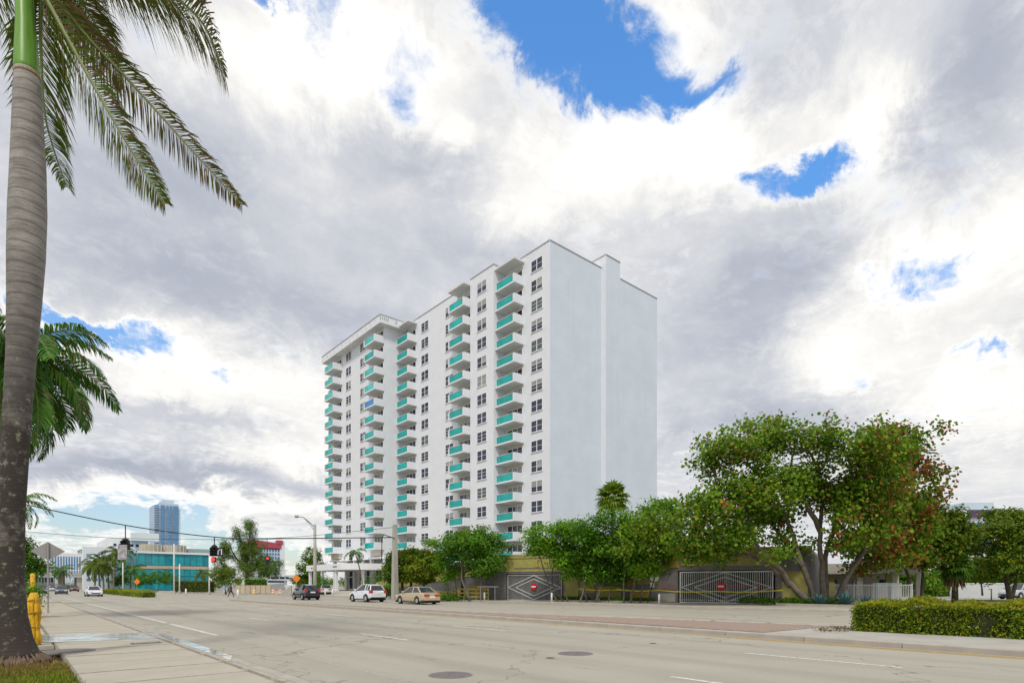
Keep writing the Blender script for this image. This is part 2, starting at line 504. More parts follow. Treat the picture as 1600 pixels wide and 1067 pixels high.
def slabmesh(name, sx, sy, h, mat, ch=.008, dirt=None):
    """a chamfered slab; with dirt, its rim carries the grime that gathers along joints"""
    mb = MB()
    def ring(q, z): return [(x * (sx / 2 - q), y * (sy / 2 - q), z) for x, y in ((-1, -1), (1, -1), (1, 1), (-1, 1))]
    R_ = [ring(0, 0), ring(0, h - ch), ring(ch, h)] + ([ring(ch + .022, h + .0005)] if dirt else [])
    mb.add([p for r in R_ for p in r], [])
    for j in range(len(R_) - 1):
        for i in range(4):
            mb.f.append([4 * j + i, 4 * j + (i + 1) % 4, 4 * j + 4 + (i + 1) % 4, 4 * j + 4 + i]); mb.m.append(1 if dirt and j > 0 else 0)
    e = 4 * (len(R_) - 1); mb.f.append([e, e + 1, e + 2, e + 3]); mb.m.append(0)
    me = bpy.data.meshes.new(name); me.from_pydata(mb.v, [], mb.f); me.materials.append(mat)
    if dirt: me.materials.append(dirt)
    me.polygons.foreach_set('material_index', mb.m); me.update()
    return me


m_grime = M('joint_grime', (.25, .225, .185), .95, .35, 9, .3, 50, stain=((.36, .33, .275), 3.0, .5, .62))
rg = random.Random(5)
sm = slabmesh('slab', 2.28, 1.505, .10, m_slab, .012, m_grime)
for k in range(60):
    o = link('slab', sm, pave, (1.94, 5.2 + 1.535 * k, .02 + rg.uniform(-.004, .003)))
sm2 = slabmesh('slab', 3.0, 1.505, .09, m_slab, .012, m_grime)
for k in range(9, 60):
    link('slab', sm2, pave, (-.72, 5.2 + 1.535 * k, .02 + rg.uniform(-.004, .003)))
km = slabmesh('kerb_stone', .17, 3.0, .13, m_kerb, .02, m_grime)
gm = slabmesh('gutter_stone', .46, 3.0, .03, m_kerb, .01, m_grime)
for k in range(34):
    y = 4.5 + 3.02 * k
    link('kerb_stone', km, pave, (3.18, y, 0), rz=rg.uniform(-.003, .003))
    link('gutter_stone', gm, pave, (3.51, y, -.01 + rg.uniform(-.003, .003)))

# puddle of rain water across the slabs and into the gutter
mw, tw, bw = newmat('puddle_water')
setc(bw.inputs['Base Color'], (.16, .15, .13)); bw.inputs['Roughness'].default_value = .08; bw.inputs['Specular IOR Level'].default_value = .9
bw.inputs['Metallic'].default_value = .55
setc(bw.inputs['Base Color'], (.86, .84, .80))
trn = tw.nodes.new('ShaderNodeBsdfTransparent'); mxn = tw.nodes.new('ShaderNodeMixShader')
tw.links.new(rng_map(tw, noise_tex(tw, 2.6, 7, .7, stretch=(.6, 1.6, 1)), .40, .52, 0, 1), mxn.inputs[0])
tw.links.new(trn.outputs[0], mxn.inputs[1]); tw.links.new(bw.outputs[0], mxn.inputs[2]); tw.links.new(mxn.outputs[0], tw.nodes['Material Output'].inputs[0])
rp = random.Random(11)
pud = []
for k in range(24):
    x = .35 + 2.75 * k / 23; pud.append((x, 19.25 - .55 * k / 23 + rp.uniform(-.12, .12)))
for k in range(24):
    x = 3.1 - 2.75 * k / 23; pud.append((x, 22.3 - 1.0 * (1 - k / 23) + rp.uniform(-.2, .2)))
tag(flat('puddle', pud, .128, mw), kind='structure')
tag(flat('gutter_water', [(3.3, 13.6), (3.5, 13.2), (3.72, 13.9), (3.74, 17.0), (3.7, 21.5), (3.5, 24.5), (3.34, 23), (3.3, 18)], .027, mw), kind='structure')

# ------- iron covers
def cover(name, label, x, y, r, z, group='round iron covers', ribs=True):
    t = thing(name, label, 'manhole cover', (x, y, z), group=group)
    MB().lathe([(r * 1.09, -.01), (r * 1.09, .006), (r, .008), (r, -.002)], (x, y, z), 28).build('rim', m_steel_d, t)
    MB().lathe([(r * .99, -.012), (r * .99, .0), (.01, .0)], (x, y, z), 28).build('plate', m_iron, t, smooth=False)
    mb = MB()
    n = 6
    for k in range(-n, n + 1):
        q = k / (n + 1) * r; hl = math.sqrt(max(0, r * r * .9 - q * q))
        if ribs: mb.box(x - hl, x + hl, y + q - r * .035, y + q + r * .035, z, z + .014)
    mb.build('ribs', m_steel_d, t)


m_iron = M('cast_iron', (.045, .04, .04), .6, .2, 8, .3, 60)
m_steel_d = M('worn_iron', (.22, .20, .20), .55, .2, 8, .2, 60)
cover('manhole_cover', 'round ribbed iron cover in the pavement beside the palm trunk', .95, 16.4, .46, .127)
p_ = at(704, 10.35); cover('manhole_cover', 'round iron cover in the road lowest in the picture', p_.x, p_.y, .36, .004)
p_ = at(899, 13.6); cover('manhole_cover', 'round iron cover in the road nearer the median', p_.x, p_.y, .38, .004)
p_ = at(228, 14.9)
t = thing('meter_box_lid', 'small rectangular iron lid set in the pavement slabs', 'lid', (p_.x, p_.y, .124))
MB().box(p_.x - .32, p_.x + .32, p_.y - .2, p_.y + .2, .118, .126).build('plate', m_iron, t)
MB().box(p_.x - .27, p_.x + .27, p_.y - .15, p_.y + .15, .124, .130).build('inset', m_steel_d, t)
for (px, d, lab) in ((1020, 15.9, 'small square iron valve lid in the road near the median'), (860, 12.7, 'small iron valve lid in the road beside the nearer round cover')):
    p_ = at(px, d)
    t = thing('valve_lid', lab, 'lid', (p_.x, p_.y, 0))
    MB().lathe([(.16, 0), (.16, .01), (.12, .012)], (p_.x, p_.y, 0), 14).build('rim', m_kerb, t)
    MB().lathe([(.1, .0), (.1, .016), (.01, .017)], (p_.x, p_.y, 0), 14).build('plate', m_iron, t)

# ------- median: kerb stones round a bed of red pavers
med_front, med_tip = 17.25, 64.0
back = [(17.9, 63.6), (18.6, 45), (19.3, 29), (20.4, 22), (21.7, 15), (22.8, 8.5), (23.6, 0), (24, -14)]
poly = [(med_front, -14)] + back[::-1] + [(17.5, 64.6), (med_front, 63.6)]
mb = MB(); mb.prism(poly, 0, .11)
median = tag(mb.build('median', m_conc), kind='structure')
inner = [(17.95, 8.7)] + [(x - .3, y) for x, y in back[::-1] if 8 < y < 60] + [(17.95, 50)]
flat('paver_bed', inner, .122, m_paver, median)
kmm = slabmesh('kerb_stone', .2, 2.4, .15, m_kerb, .025)
for k in range(32):
    link('kerb_stone', kmm, median, (med_front + .02, -11 + 2.42 * k, 0), rz=rg.uniform(-.004, .004))
for (xa, ya), (xb, yb) in zip(back, back[1:]):
    n = max(1, round(math.hypot(xb - xa, yb - ya) / 2.42))
    for i in range(n):
        f0 = (i + .5) / n
        link('kerb_stone', kmm, median, (xa + (xb - xa) * f0, ya + (yb - ya) * f0, 0), rz=math.atan2(yb - ya, xb - xa) - math.pi / 2)
# herringbone joints of the pavers: single bricks where they can still be told apart
pm = slabmesh('paver', .40, .20, .02, m_paver, .012)
cnt = 0
rows = int((20 - 8.9) / .23)
for j in range(rows):
    y = 9.0 + j * .23
    xe = np.interp(y, [8.5, 15, 22], [22.3, 21.2, 19.9])
    x = 18.05 + (.2 if j % 2 else 0)
    while x < xe - .2 and cnt < 300:
        link('paver', pm, median, (x + .2, y, .122), rz=rg.uniform(-.01, .01)); cnt += 1
        x += .43

# ------- far pavement, planter strip and forecourt
far = [(37.4, -30), (37.2, 12), (34.2, 50), (33.6, 75), (33.6, 108), (41.5, 108), (41.5, 70), (39.3, 46), (46.9, 21.5), (60, 0), (60, -30)]
mb = MB(); mb.prism([far[0]] + far[1:][::-1], 0, .10)
fpave = tag(mb.build('far_pavement', m_slab), kind='structure')
kf = [(37.2, -14), (37.1, 12), (34.1, 50), (33.5, 75), (33.5, 107)]
for (xa, ya), (xb, yb) in zip(kf, kf[1:]):
    n = max(1, round(math.hypot(xb - xa, yb - ya) / 2.42))
    for i in range(n):
        f0 = (i + .5) / n
        link('kerb_stone', kmm, fpave, (xa + (xb - xa) * f0, ya + (yb - ya) * f0, 0), rz=math.atan2(yb - ya, xb - xa) - math.pi / 2)
# raised planter beds along the garage wall
def bed(poly, h, name='planter_bed'):
    mb = MB(); mb.prism(poly, .05, h)
    b = tag(mb.build(name, M('bed_soil', (.10, .075, .05), .95, .3, 6, .5, 20)), kind='structure')
    mk = MB()
    for i in range(len(poly)):
        p, q = poly[i], poly[(i + 1) % len(poly)]
        mk.bar((p[0], p[1], h * .5 + .04), (q[0], q[1], h * .5 + .04), .2, h + .06)
    mk.build('bed_kerb', m_kerb, b)
bed([(43.2, 13.5), (46.0, 11.5), (50.0, 20.5), (46.2, 21.4), (43.4, 20.0)], .2)
bed([(38.2, 38.9), (38.4, 38.2), (41.5, 29.3), (42.6, 29.4), (39.9, 38.9)], .18)
bed([(35.3, 59), (35.3, 47.5), (37.4, 47.3), (37.7, 59)], .18)
# forecourt ramp up to the lobby door
mb = MB()
mb.add([(36, 72, .09), (36, 126, .09), (42, 126, .62), (42, 72, .62), (60, 126, .66), (60, 72, .66)], [(0, 3, 2, 1), (3, 5, 4, 2)])
tag(mb.build('forecourt', m_slab), kind='structure')
# ------------------------------------------------------------------ the white apartment tower
FH, TOPF, ROOF = 2.83, 44.9, 48.9
tw_ = thing('apartment_tower', 'tall white apartment tower with rows of teal glass balconies', 'building', (66, 86, 0))
outline = [(55.9, 57), (66.6, 57), (66.6, 58.5), (79.0, 58.5), (79.0, 116), (50.3, 116), (50.3, 93.5), (54.5, 93.5), (54.5, 72.5), (53.8, 72.5), (53.8, 66.7), (55.9, 66.7)]
low = [(55.9, 57), (66.6, 57), (66.6, 58.5), (79.0, 58.5), (79.0, 116), (53.2, 116), (53.2, 95.5), (54.5, 95.5), (54.5, 72.5), (53.8, 72.5), (53.8, 66.7), (55.9, 66.7)]
mb = MB(); mb.prism(low, 0, 6.4)
mb.prism(outline, 6.4, ROOF)
wall = mb.build('wall', [m_white, m_shade, m_soffit], tw_)
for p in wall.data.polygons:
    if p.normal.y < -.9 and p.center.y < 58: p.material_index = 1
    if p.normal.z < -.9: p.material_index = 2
mb = MB(); mb.prism([(66.6, 56.1), (79.3, 56.1), (79.3, 59), (66.6, 59)], 0, 48.05)
st = mb.build('stair_wall', [m_shade, m_white], tw_)
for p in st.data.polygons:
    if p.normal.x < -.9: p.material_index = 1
mb = MB(); mb.prism([(66.6, 56.1), (69.9, 56.1), (69.9, 61), (66.6, 61)], 48.05, 50.5)
lh = mb.build('lift_housing', [m_shade, m_white], tw_)
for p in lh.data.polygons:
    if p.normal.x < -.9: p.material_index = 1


def coping(pts, z, w=.22, h=.1):
    mb = MB()
    for p, q in zip(pts, pts[1:]):
        mb.bar((p[0], p[1], z + h / 2), (q[0], q[1], z + h / 2), w, h)
    mb.build('coping', m_cop, tw_)


coping([(66.6, 57.02), (55.92, 57.02), (55.92, 66.7)], ROOF)
coping([(53.82, 66.6), (53.82, 72.5)], ROOF); coping([(54.52, 72.6), (54.52, 92.2)], ROOF)
coping([(55.8, 66.68), (53.8, 66.68)], ROOF + .002)
coping([(69.9, 56.12), (79.3, 56.12)], 48.05)
coping([(66.62, 60.9), (66.62, 56.12), (69.9, 56.12), (69.9, 60)], 50.5)

# overhanging roof slab with raised lettering strokes on its fascia (too small to read)
mb = MB(); mb.prism([(48.9, 92.3), (54.3, 92.3), (54.3, 93.2), (79, 93.2), (79, 117.7), (48.9, 117.7)], 47.75, 49.1, 0)
ov = mb.build('roof_overhang', [m_white, m_soffit], tw_)
for p in ov.data.polygons:
    if p.normal.z < -.9: p.material_index = 1
coping([(54.2, 92.32), (48.92, 92.32), (48.92, 117.7)], 49.1)
rl = random.Random(3)
for k in range(13):
    y = 94.0 + 1.72 * k
    mb = MB(); mb.box(48.86, 48.9, y, y + .12, 48.2, 48.75); mb.box(48.86, 48.9, y + .12, y + rl.uniform(.4, .62), rl.choice([48.2, 48.45, 48.65]), rl.choice([48.75, 48.75, 48.78]))
    mb.build('raised_letter', m_soffit, ov)
for x, w in ((49.25, .16), (49.6, .22), (50.0, .2), (50.35, .16), (51.9, .3)):
    MB().box(x, x + w, 92.26, 92.3, 48.3, 48.8).build('raised_letter', m_cop, ov)
MB().box(48.84, 48.96, 92.24, 92.36, 48.2, 49.05).build('corner_flashing', m_cop, ov)

# window: local x- facing, centred
def win_mesh(w, h, cols=2, rows=2, fr=.07, mul=.1, th=.07):
    a, b = MB(), MB()
    a.box(-th, .01, -w / 2 - fr, w / 2 + fr, -h / 2 - fr, -h / 2); a.box(-th, .01, -w / 2 - fr, w / 2 + fr, h / 2, h / 2 + fr)
    a.box(-th, .01, -w / 2 - fr, -w / 2, -h / 2, h / 2); a.box(-th, .01, w / 2, w / 2 + fr, -h / 2, h / 2)
    a.box(-th - .06, .01, -w / 2 - .12, w / 2 + .12, -h / 2 - fr - .08, -h / 2 - fr - .002)
    for c in range(1, cols):
        y = -w / 2 + w * c / cols; a.box(-th * .9, .01, y - mul, y + mul, -h / 2, h / 2)
    for r in range(1, rows):
        z = -h / 2 + h * r / rows; a.box(-th * .8, .01, -w / 2, w / 2, z - mul * .38, z + mul * .38)
    b.box(-.025, -.005, -w / 2 + .002, w / 2 - .002, -h / 2 + .002, h / 2 - .002)
    e1, e2 = MB(), MB()
    for e_, f_ in ((e1, .45), (e2, .7)):
        e_.box(-.025, -.005, -w / 2 + .002, w / 2 - .002, -h / 2 + .002, h / 2 - .002); e_.box(-.032, -.026, -w / 2 + .004, w / 2 - .004 if f_ < .5 else 0, h / 2 - h * f_, h / 2 - .004, 1)
    def me(mb, n, m):
        q = bpy.data.meshes.new(n); q.from_pydata(mb.v, [], mb.f); q.materials.append(m); q.update(); return q
    def me2(mb):
        q = bpy.data.meshes.new('pane'); q.from_pydata(mb.v, [], mb.f); q.materials.append(m_pane); q.materials.append(m_pane_l); q.polygons.foreach_set('material_index', mb.m); q.update(); return q
    return me(a, 'window', m_trim), [me(b, 'pane', m) for m in (m_pane, m_pane, m_pane, m_pane_g, m_pane_g, m_pane_l)] + [me2(e1), me2(e2)]


W22, W23 = win_mesh(2.2, 1.5, fr=.035, mul=.06), win_mesh(2.2, 1.5, 2, 3, fr=.035, mul=.055)
DOOR = win_mesh(3.2, 2.15, 3, 1, .05, .05)
rw = random.Random(21)


def window(x, y, z, kind, bias=0):
    o = link(kind[2] if len(kind) > 2 else 'window', kind[0], tw_, (x, y, z))
    i = rw.choice([0, 1, 2, 3, 0, 1, 6, 7] + ([5] if rw.random() < .15 else []))
    link('pane', kind[1][i], o)
    return o


for x, ys in ((55.9, (59.6,)), (53.8, (69.5,)), (54.5, (79.1, 86.6)), (50.3, (101.7, 107.9))):
    for y in ys:
        for k in range(15 if x > 53 else 14):
            z = TOPF + 1.75 - FH * k
            window(x, y, z, W22 if rw.random() < .62 else W23)


# balcony: solid slab and side panels, glass front between white rails
def balc_mesh(dep, ln, glass, left=True):
    a, g, r = MB(), MB(), MB()
    a.box(0, dep, 0, ln, -.16, 0)                                   # slab
    a.box(0, dep, 0, .12, .002, 1.12)                              # side panel towards the camera
    if left: a.box(0, dep, ln - .12, ln, .002, 1.12)
    a.box(.0, .12, .122, .34, .002, 1.12); a.box(0, .12, ln - .3, ln - .122, .002, 1.12)   # corner returns
    r.box(.02, .10, .34, ln - .3, .002, .07); r.box(.0, .12, .34, ln - .3, 1.07, 1.12)
    for k in range(4):
        y0 = .34 + (ln - .64) * k / 4 + .004; y1 = .34 + (ln - .64) * (k + 1) / 4 - .004
        g.box(.05, .07, y0, y1, .072, 1.068)
    def me(mb, n, m):
        q = bpy.data.meshes.new(n); q.from_pydata(mb.v, [], mb.f); q.materials.append(m); q.update(); return q
    ms = me(a, 'balcony', m_white); ms.materials.append(m_soffit)
    for p in ms.polygons:
        if p.normal.z < -.9: p.material_index = 1
    return ms, me(g, 'glass_front', glass), me(r, 'railing', m_trim)


m_door_wall = m_beige
cols_ = [('A', 54.05, 55.9, 62.35, 4.32, 15, m_teal, False), ('B', 52.6, 54.5, 72.55, 4.2, 15, m_teal, True), ('C', 52.7, 54.5, 89.3, 4.17, 15, m_teal, False),
         ('D', 48.4, 50.3, 93.45, 4.2, 14, m_teal2, True), ('E', 48.4, 50.3, 110.8, 4.4, 14, m_teal2, True)]
rb = random.Random(8)
for c, xf, xw, y0, ln, n, gl, lf in cols_:
    sets = [balc_mesh(xw - xf, ln, g_, lf) for g_ in (gl, m_teal)]
    bl = balc_mesh(xw - xf, ln, m_blue_gl, lf) if c == 'D' else None
    mbw = MB(); mbw.box(xw - .02, xw - .004, y0 + .3, y0 + ln - .1, TOPF - FH * (n - 1), ROOF - 1.2)
    mbw.build('balcony_back_wall', m_door_wall, tw_)
    for k in range(n):
        z = TOPF - FH * k
        s_ = sets[0 if (k < 6 and rb.random() < .8) else 1]
        if bl and k == 4: s_ = bl
        if c == 'D' and k == 4: s_ = bl
        o = link('balcony', s_[0], tw_, (xf, y0, z))
        link('glass_front', s_[1], o); link('railing', s_[2], o)
        d = window(xw - .025, y0 + .2 + 1.7, z + 1.1, (DOOR[0], DOOR[1], 'balcony_door'))
    if c in 'ABC':
        MB().box(xf - .1, xw + .2, y0 - .12, y0 + ln, 48.0, 48.28).build('balcony_roof', [m_soffit], tw_)
# balconies on the far end wall
sets = balc_mesh(2.2, 4.0, m_teal)
for k in range(14):
    o = link('balcony', sets[0], tw_, (51.2, 115.95, TOPF - FH * k - .1)); link('glass_front', sets[1], o); link('railing', sets[2], o)
# lowest projection under the balcony stacks
MB().box(49.7, 50.3, 94.0, 97.4, 6.9, 7.93).build('balcony_bracket', m_beige, tw_)
MB().box(49.7, 50.3, 111.2, 114.9, 6.9, 7.93).build('balcony_bracket', m_beige, tw_)

# lobby: tall glazing behind white columns
MB().box(53.1, 53.19, 95.6, 115.9, .66, 6.3).build('lobby_wall', m_beige, tw_)
for y0, y1 in ((95.9, 98.6), (99.4, 101.8), (103, 105.6), (106.2, 108.8), (110, 113.5)):
    mb = MB()
    for y in (y0, (y0 + y1) / 2, y1): mb.box(52.98, 53.1, y - .06, y + .06, .7, 5.9)
    for z in (.75, 3.3, 5.85): mb.box(52.99, 53.1, y0, y1, z - .06, z + .06)
    o = mb.build('lobby_window', m_trim, tw_)
    MB().box(53.03, 53.07, y0 + .06, y1 - .06, .8, 5.8).build('pane', m_pane, o)
for y in (94.0, 99.0, 102.4, 105.9, 109.4, 115.2):
    MB().box(50.4, 50.95, y - .28, y + .28, .6, 6.39).build('column', m_white, tw_)
MB().box(49.9, 50.3, 93.7, 116, 6.4, 6.75).build('string_course', m_trim, tw_)

# entrance canopy on columns with a rounded corner
cp = thing('entrance_canopy', 'white flat canopy with rounded corner on columns before the tower lobby', 'canopy', (46, 101, .6))
pl = [(50.2, 111), (43, 111), (43, 96.2)]
for k in range(1, 9):
    g = k / 8 * math.pi / 2; pl.append((47.2 - 4.2 * math.cos(g), 96.2 - 4.2 * math.sin(g)))
pl += [(50.2, 92)]
mb = MB(); mb.prism(pl, 4.3, 5.4)
cf = mb.build('fascia', [m_white, m_soffit], cp)
for p in cf.data.polygons:
    if p.normal.z < -.9: p.material_index = 1
for x, y in ((43.5, 110.2), (43.5, 104.5), (43.5, 98.3), (46.2, 93.6)):
    mb = MB(); mb.box(x - .22, x + .22, y - .22, y + .22, .6, 4.299); mb.box(x - .3, x + .3, y - .3, y + .3, .6, .85)
    mb.build('column', m_white, cp)
for k in range(8):
    y = 97.0 + .22 * k
    mb = MB(); mb.box(42.96, 43, y, y + .06, 4.72, 5.0); mb.box(42.965, 43, y + .06, y + .15, 4.72 if k % 2 else 4.9, 4.78 if k % 2 else 5.0)
    mb.build('lettering', m_grey, cf)
    y = 107.8 + .2 * k
    if k < 4: MB().box(42.96, 43, y, y + .12, 4.72, 4.95).build('lettering', m_redp, cf)
# ------------------------------------------------------------------ garage podium with mural wall and two gates
gv = Vector((7.9, -23.3, 0)).normalized()          # direction of the garage wall, left to right
gn = Vector((gv.y, -gv.x, 0))                      # out of the wall, towards the avenue
if gn.x > 0: gn = -gn
G0 = Vector((37.9, 45.0, 0))


def gp(s, out=0.0, z=0.0):
    p = G0 + gv * s + gn * out
    return Vector((p.x, p.y, z))


gar = thing('parking_garage', 'low yellow and grey painted garage block behind the street trees', 'building', tuple(gp(12)))


def wbox(mb, s0, s1, o0, o1, z0, z1, mi=0):
    vs = [gp(s, o, z) for z in (z0, z1) for s, o in ((s0, o0), (s1, o0), (s1, o1), (s0, o1))]
    return mb.add(vs, [(0, 3, 2, 1), (4, 5, 6, 7), (0, 1, 5, 4), (1, 2, 6, 5), (2, 3, 7, 6), (3, 0, 4, 7)], mi)


HG = 4.25
mb = MB()
for s0, s1, z0 in ((-1.5, 0, .05), (6.4, 17.3, .05), (25.0, 27.5, .05), (0, 6.4, 2.75), (17.3, 25.0, 2.85)):
    wbox(mb, s0, s1, -.4, 0, z0, HG)
wbox(mb, -1.5, 27.5, -14, -13.6, .05, HG)
wbox(mb, 27.2, 27.5, -13.6, -.4, .05, HG); wbox(mb, -1.5, -1.2, -13.6, -.4, .05, HG)
gw = mb.build('wall', m_grey, gar)
mb = MB(); wbox(mb, -1.45, 27.45, -13.9, -.02, HG, HG + .25); mb.build('deck', m_conc, gar)
mb = MB(); wbox(mb, -1.6, 27.6, -.42, .06, HG + .02, HG + .42); mb.build('parapet', m_yellow, gar)
for s0, s1, z0, z1, mt in ((.05, 6.3, 2.95, 4.2, m_yellow), (-1.4, -.35, 3.0, 4.2, m_yellow), (6.5, 8.0, .2, 2.4, m_yellow), (8.2, 9.6, .9, 2.0, m_yellow),
                           (9.8, 12.2, .15, 1.5, m_yellow), (12.4, 13.6, 1.6, 2.7, m_ochre), (13.0, 14.9, .3, 1.0, m_ochre), (13.7, 15.6, 1.7, 2.7, m_yellow),
                           (9.9, 12.0, 1.7, 2.9, m_mauve), (6.5, 15.9, 3.3, 4.15, m_yellow), (15.8, 17.1, 1.2, 1.75, m_mauve), (17.6, 20.2, 3.25, 4.15, m_yellow),
                           (16.3, 17.4, 3.1, 4.15, m_ochre), (21.3, 25.2, 3.2, 4.15, m_yellow), (25.5, 27.3, .2, 2.7, m_yellow), (15.8, 17.1, .15, .9, m_conc)):
    mb = MB(); wbox(mb, s0, s1, .003, .05, z0, z1); mb.build('mural_panel', mt, gar)
mb = MB(); wbox(mb, 1.0, 5.4, .052, .09, 3.25, 3.33); mb.build('ledge', m_grey, gar)
mb = MB(); c_ = gp(3.6, .12, 3.55); mb.tube([c_ - gn * .06, c_ + gn * .02], [.22, .2], 14); mb.build('emblem', m_ochre, gar)
# a sloping ramp wall left of the first gate
rp0, rp1 = Vector((37.7, 46.6, 0)), Vector((38.6, 74.0, 0))
rmp = thing('ramp_wall', 'sloping yellow topped ramp wall rising towards the first gate', 'wall', (38, 60, 0))
def rwall(mb, z0a, z1a, z0b, z1b, th, off=0.0):
    n = Vector((-1, .03, 0))
    a0, b0 = rp0 + n * off, rp1 + n * off
    vs = [(a0.x, a0.y, z0a), (b0.x, b0.y, z0b), (b0.x + th, b0.y, z0b), (a0.x + th, a0.y, z0a), (a0.x, a0.y, z1a), (b0.x, b0.y, z1b), (b0.x + th, b0.y, z1b), (a0.x + th, a0.y, z1a)]
    mb.add(vs, [(0, 3, 2, 1), (4, 5, 6, 7), (0, 1, 5, 4), (1, 2, 6, 5), (2, 3, 7, 6), (3, 0, 4, 7)])
    return mb
rwall(MB(), .05, 2.9, .05, .8, .3).build('lower_wall', m_grey, rmp)
rwall(MB(), 2.9, 4.1, .8, 2.0, .36, .05).build('top_band', m_yellow, rmp)
for y0, y1, z0, z1, mt in ((48, 50.6, .2, 1.6, m_ochre), (51.2, 53.4, .25, 1.2, m_ochre), (54, 58, .2, .9, m_yellow), (59, 62, .2, .8, m_yellow)):
    x = 37.7 + (y0 - 46.6) / 27.4 * .9
    MB().box(x - .09, x - .02, y0, y1, z0, z1).build('mural_panel', mt, rmp)


m_gpaint = M('grey_gate_paint', (.42, .42, .43), .5, .08, 4)


def gate(name, label, s0, s1, h, barmat, barw, nb, sign_frac, back):
    t = thing(name, label, 'gate', tuple(gp((s0 + s1) / 2, -.12)), group='diamond pattern security gates')
    o = -.12
    mb = MB()
    for z in (.14, h): mb.bar(gp(s0, o, z), gp(s1, o, z), .07, .09)
    for s in (s0, s1): mb.bar(gp(s, o, .1), gp(s, o, h + .04), .09, .09)
    mb.build('frame', barmat, t)
    mb = MB()
    for k in range(1, nb):
        s = s0 + (s1 - s0) * k / nb; mb.bar(gp(s, o, .18), gp(s, o, h - .03), barw, barw)
    mb.build('bars', barmat, t)
    mb = MB(); c = (s0 + s1) / 2; zc = (h + .14) / 2; hw = (s1 - s0) / 2; hh = (h - .2) / 2
    for f in (.98, .68):
        P = [(c - hw * f, zc), (c, zc + hh * f), (c + hw * f, zc), (c, zc - hh * f)]
        for a, b in zip(P, P[1:] + P[:1]): mb.bar(gp(a[0], o + .05, a[1]), gp(b[0], o + .05, b[1]), .05, .05)
    mb.build('diamond_trim', m_wpaint, t)
    sc_ = s0 + (s1 - s0) * sign_frac
    c = gp(sc_, o + .09, zc + .08)
    mb = MB(); n8 = 16
    mb.tube([c - gn * .01, c + gn * .015], [.36, .36], 8 if sign_frac > .46 else n8)
    sg = mb.build('stop_sign', m_redp, t)
    mb = MB(); mb.bar(c + gn * .025 - gv * .24, c + gn * .025 + gv * .24, .012, .13); mb.build('sign_band', m_signw, sg)
    if back:
        mb = MB(); wbox(mb, s0, s1, -.34, -.3, .1, h + .1); mb.build('backing', back, t)
    return t


gate('security_gate', 'grey panelled gate with white diamond trim behind slanting trunks', .15, 6.2, 2.62, m_gpaint, .028, 46, .50, M('gate_mesh', (.085, .085, .095), .7, .1, 4))
gate('security_gate', 'white barred gate with diamond trim beside the big spreading tree', 17.5, 24.8, 2.72, m_wpaint, .036, 44, .46, None)
# things glimpsed through the barred gate
for k, (s, w_, c) in enumerate(((18.6, .35, m_ochre), (20.4, .3, m_ochre), (22.8, .4, m_ochre), (19.5, .25, m_grey), (23.9, .3, m_ochre))):
    mb = MB(); wbox(mb, s, s + w_, -4.4, -4.0, .05, 4.2); mb.build('inner_column', c, gar)
mb = MB(); wbox(mb, 17.6, 24.8, -4.1, -3.95, 1.45, 1.62); mb.build('inner_rail', m_redp, gar)
mb = MB(); wbox(mb, 6.5, 27, -13.5, -13.4, .1, 4.2); mb.build('rear_wall', m_grey, gar)
for k in range(5):
    mb = MB(); s = 6.8 + k * 2.4; wbox(mb, s, s + 1.6, .055, .075, .1, .11); 

# yellow caution tape strung in front of the wall
tp = [gp(8.5, 1.2, 1.28), gp(12.5, 1.3, 1.22), gp(15.9, 1.1, 1.18), gp(20.5, .35, 1.1), gp(25.6, .5, 1.22)]
mb = MB()
for i in range(len(tp) - 1):
    for j in range(6):
        a = tp[i].lerp(tp[i + 1], j / 6); b = tp[i].lerp(tp[i + 1], (j + 1) / 6)
        a = a - Vector((0, 0, .10 * math.sin(math.pi * j / 6))); b = b - Vector((0, 0, .10 * math.sin(math.pi * (j + 1) / 6)))
        mb.bar(a, b, .012, .085)
m_tape = M('caution_tape', (.75, .65, .03), .5, .15, 8)
tag(mb.build('caution_tape', m_tape), 'yellow caution tape strung across trunks and the barred gate', 'tape')

# ------------------------------------------------------------------ poles, wires, signals, signs
p = at(617, 62.5)
t = thing('utility_pole', 'square concrete utility pole beside the gold sedan', 'utility pole', (p.x, p.y, 0))
mb = MB(); mb.add([(p.x + sx * w, p.y + sy * w, z) for z, w in ((0, .30), (8.0, .19)) for sx, sy in ((-1, -1), (1, -1), (1, 1), (-1, 1))],
                  [(0, 1, 5, 4), (1, 2, 6, 5), (2, 3, 7, 6), (3, 0, 4, 7), (4, 5, 6, 7)])
mb.build('shaft', m_conc, t)
mb = MB(); mb.bar((p.x + .05, p.y - .2, 7.9), (p.x + .3, p.y - .25, 8.6), .06); mb.bar((p.x - .2, p.y, 8.05), (p.x + .2, p.y, 8.05), .1); mb.build('cap_bracket', m_steel, t)
mb = MB(); mb.tube([at(617, 62.2, 6.6), at(600, 62, 7.0), at(597, 62, 6.7), at(596, 62, 4.2)], .05, 6); mb.build('cable_riser', m_dark, t)
POLE = p
p = at(492, 83.6)
t = thing('street_lamp', 'tall concrete street lamp with curved arm beside the dark hatchback', 'street lamp', (p.x, p.y, 0))
MB().lathe([(.30, 0), (.24, 4), (.19, 10.3), (.05, 10.4)], tuple(p), 12).build('pole', m_conc, t, True)
ar = [Vector((p.x, p.y, 9.9)), at(483, 83.4, 10.7), at(474, 83, 11.3), at(466, 82.6, 11.35)]
mb = MB(); mb.tube(ar, [.08, .07, .06, .06], 7); mb.tube([Vector((p.x, p.y, 9.3)), at(484, 83.4, 10.4), at(474, 83, 11.28)], .05, 6); mb.build('arm', m_steel, t)
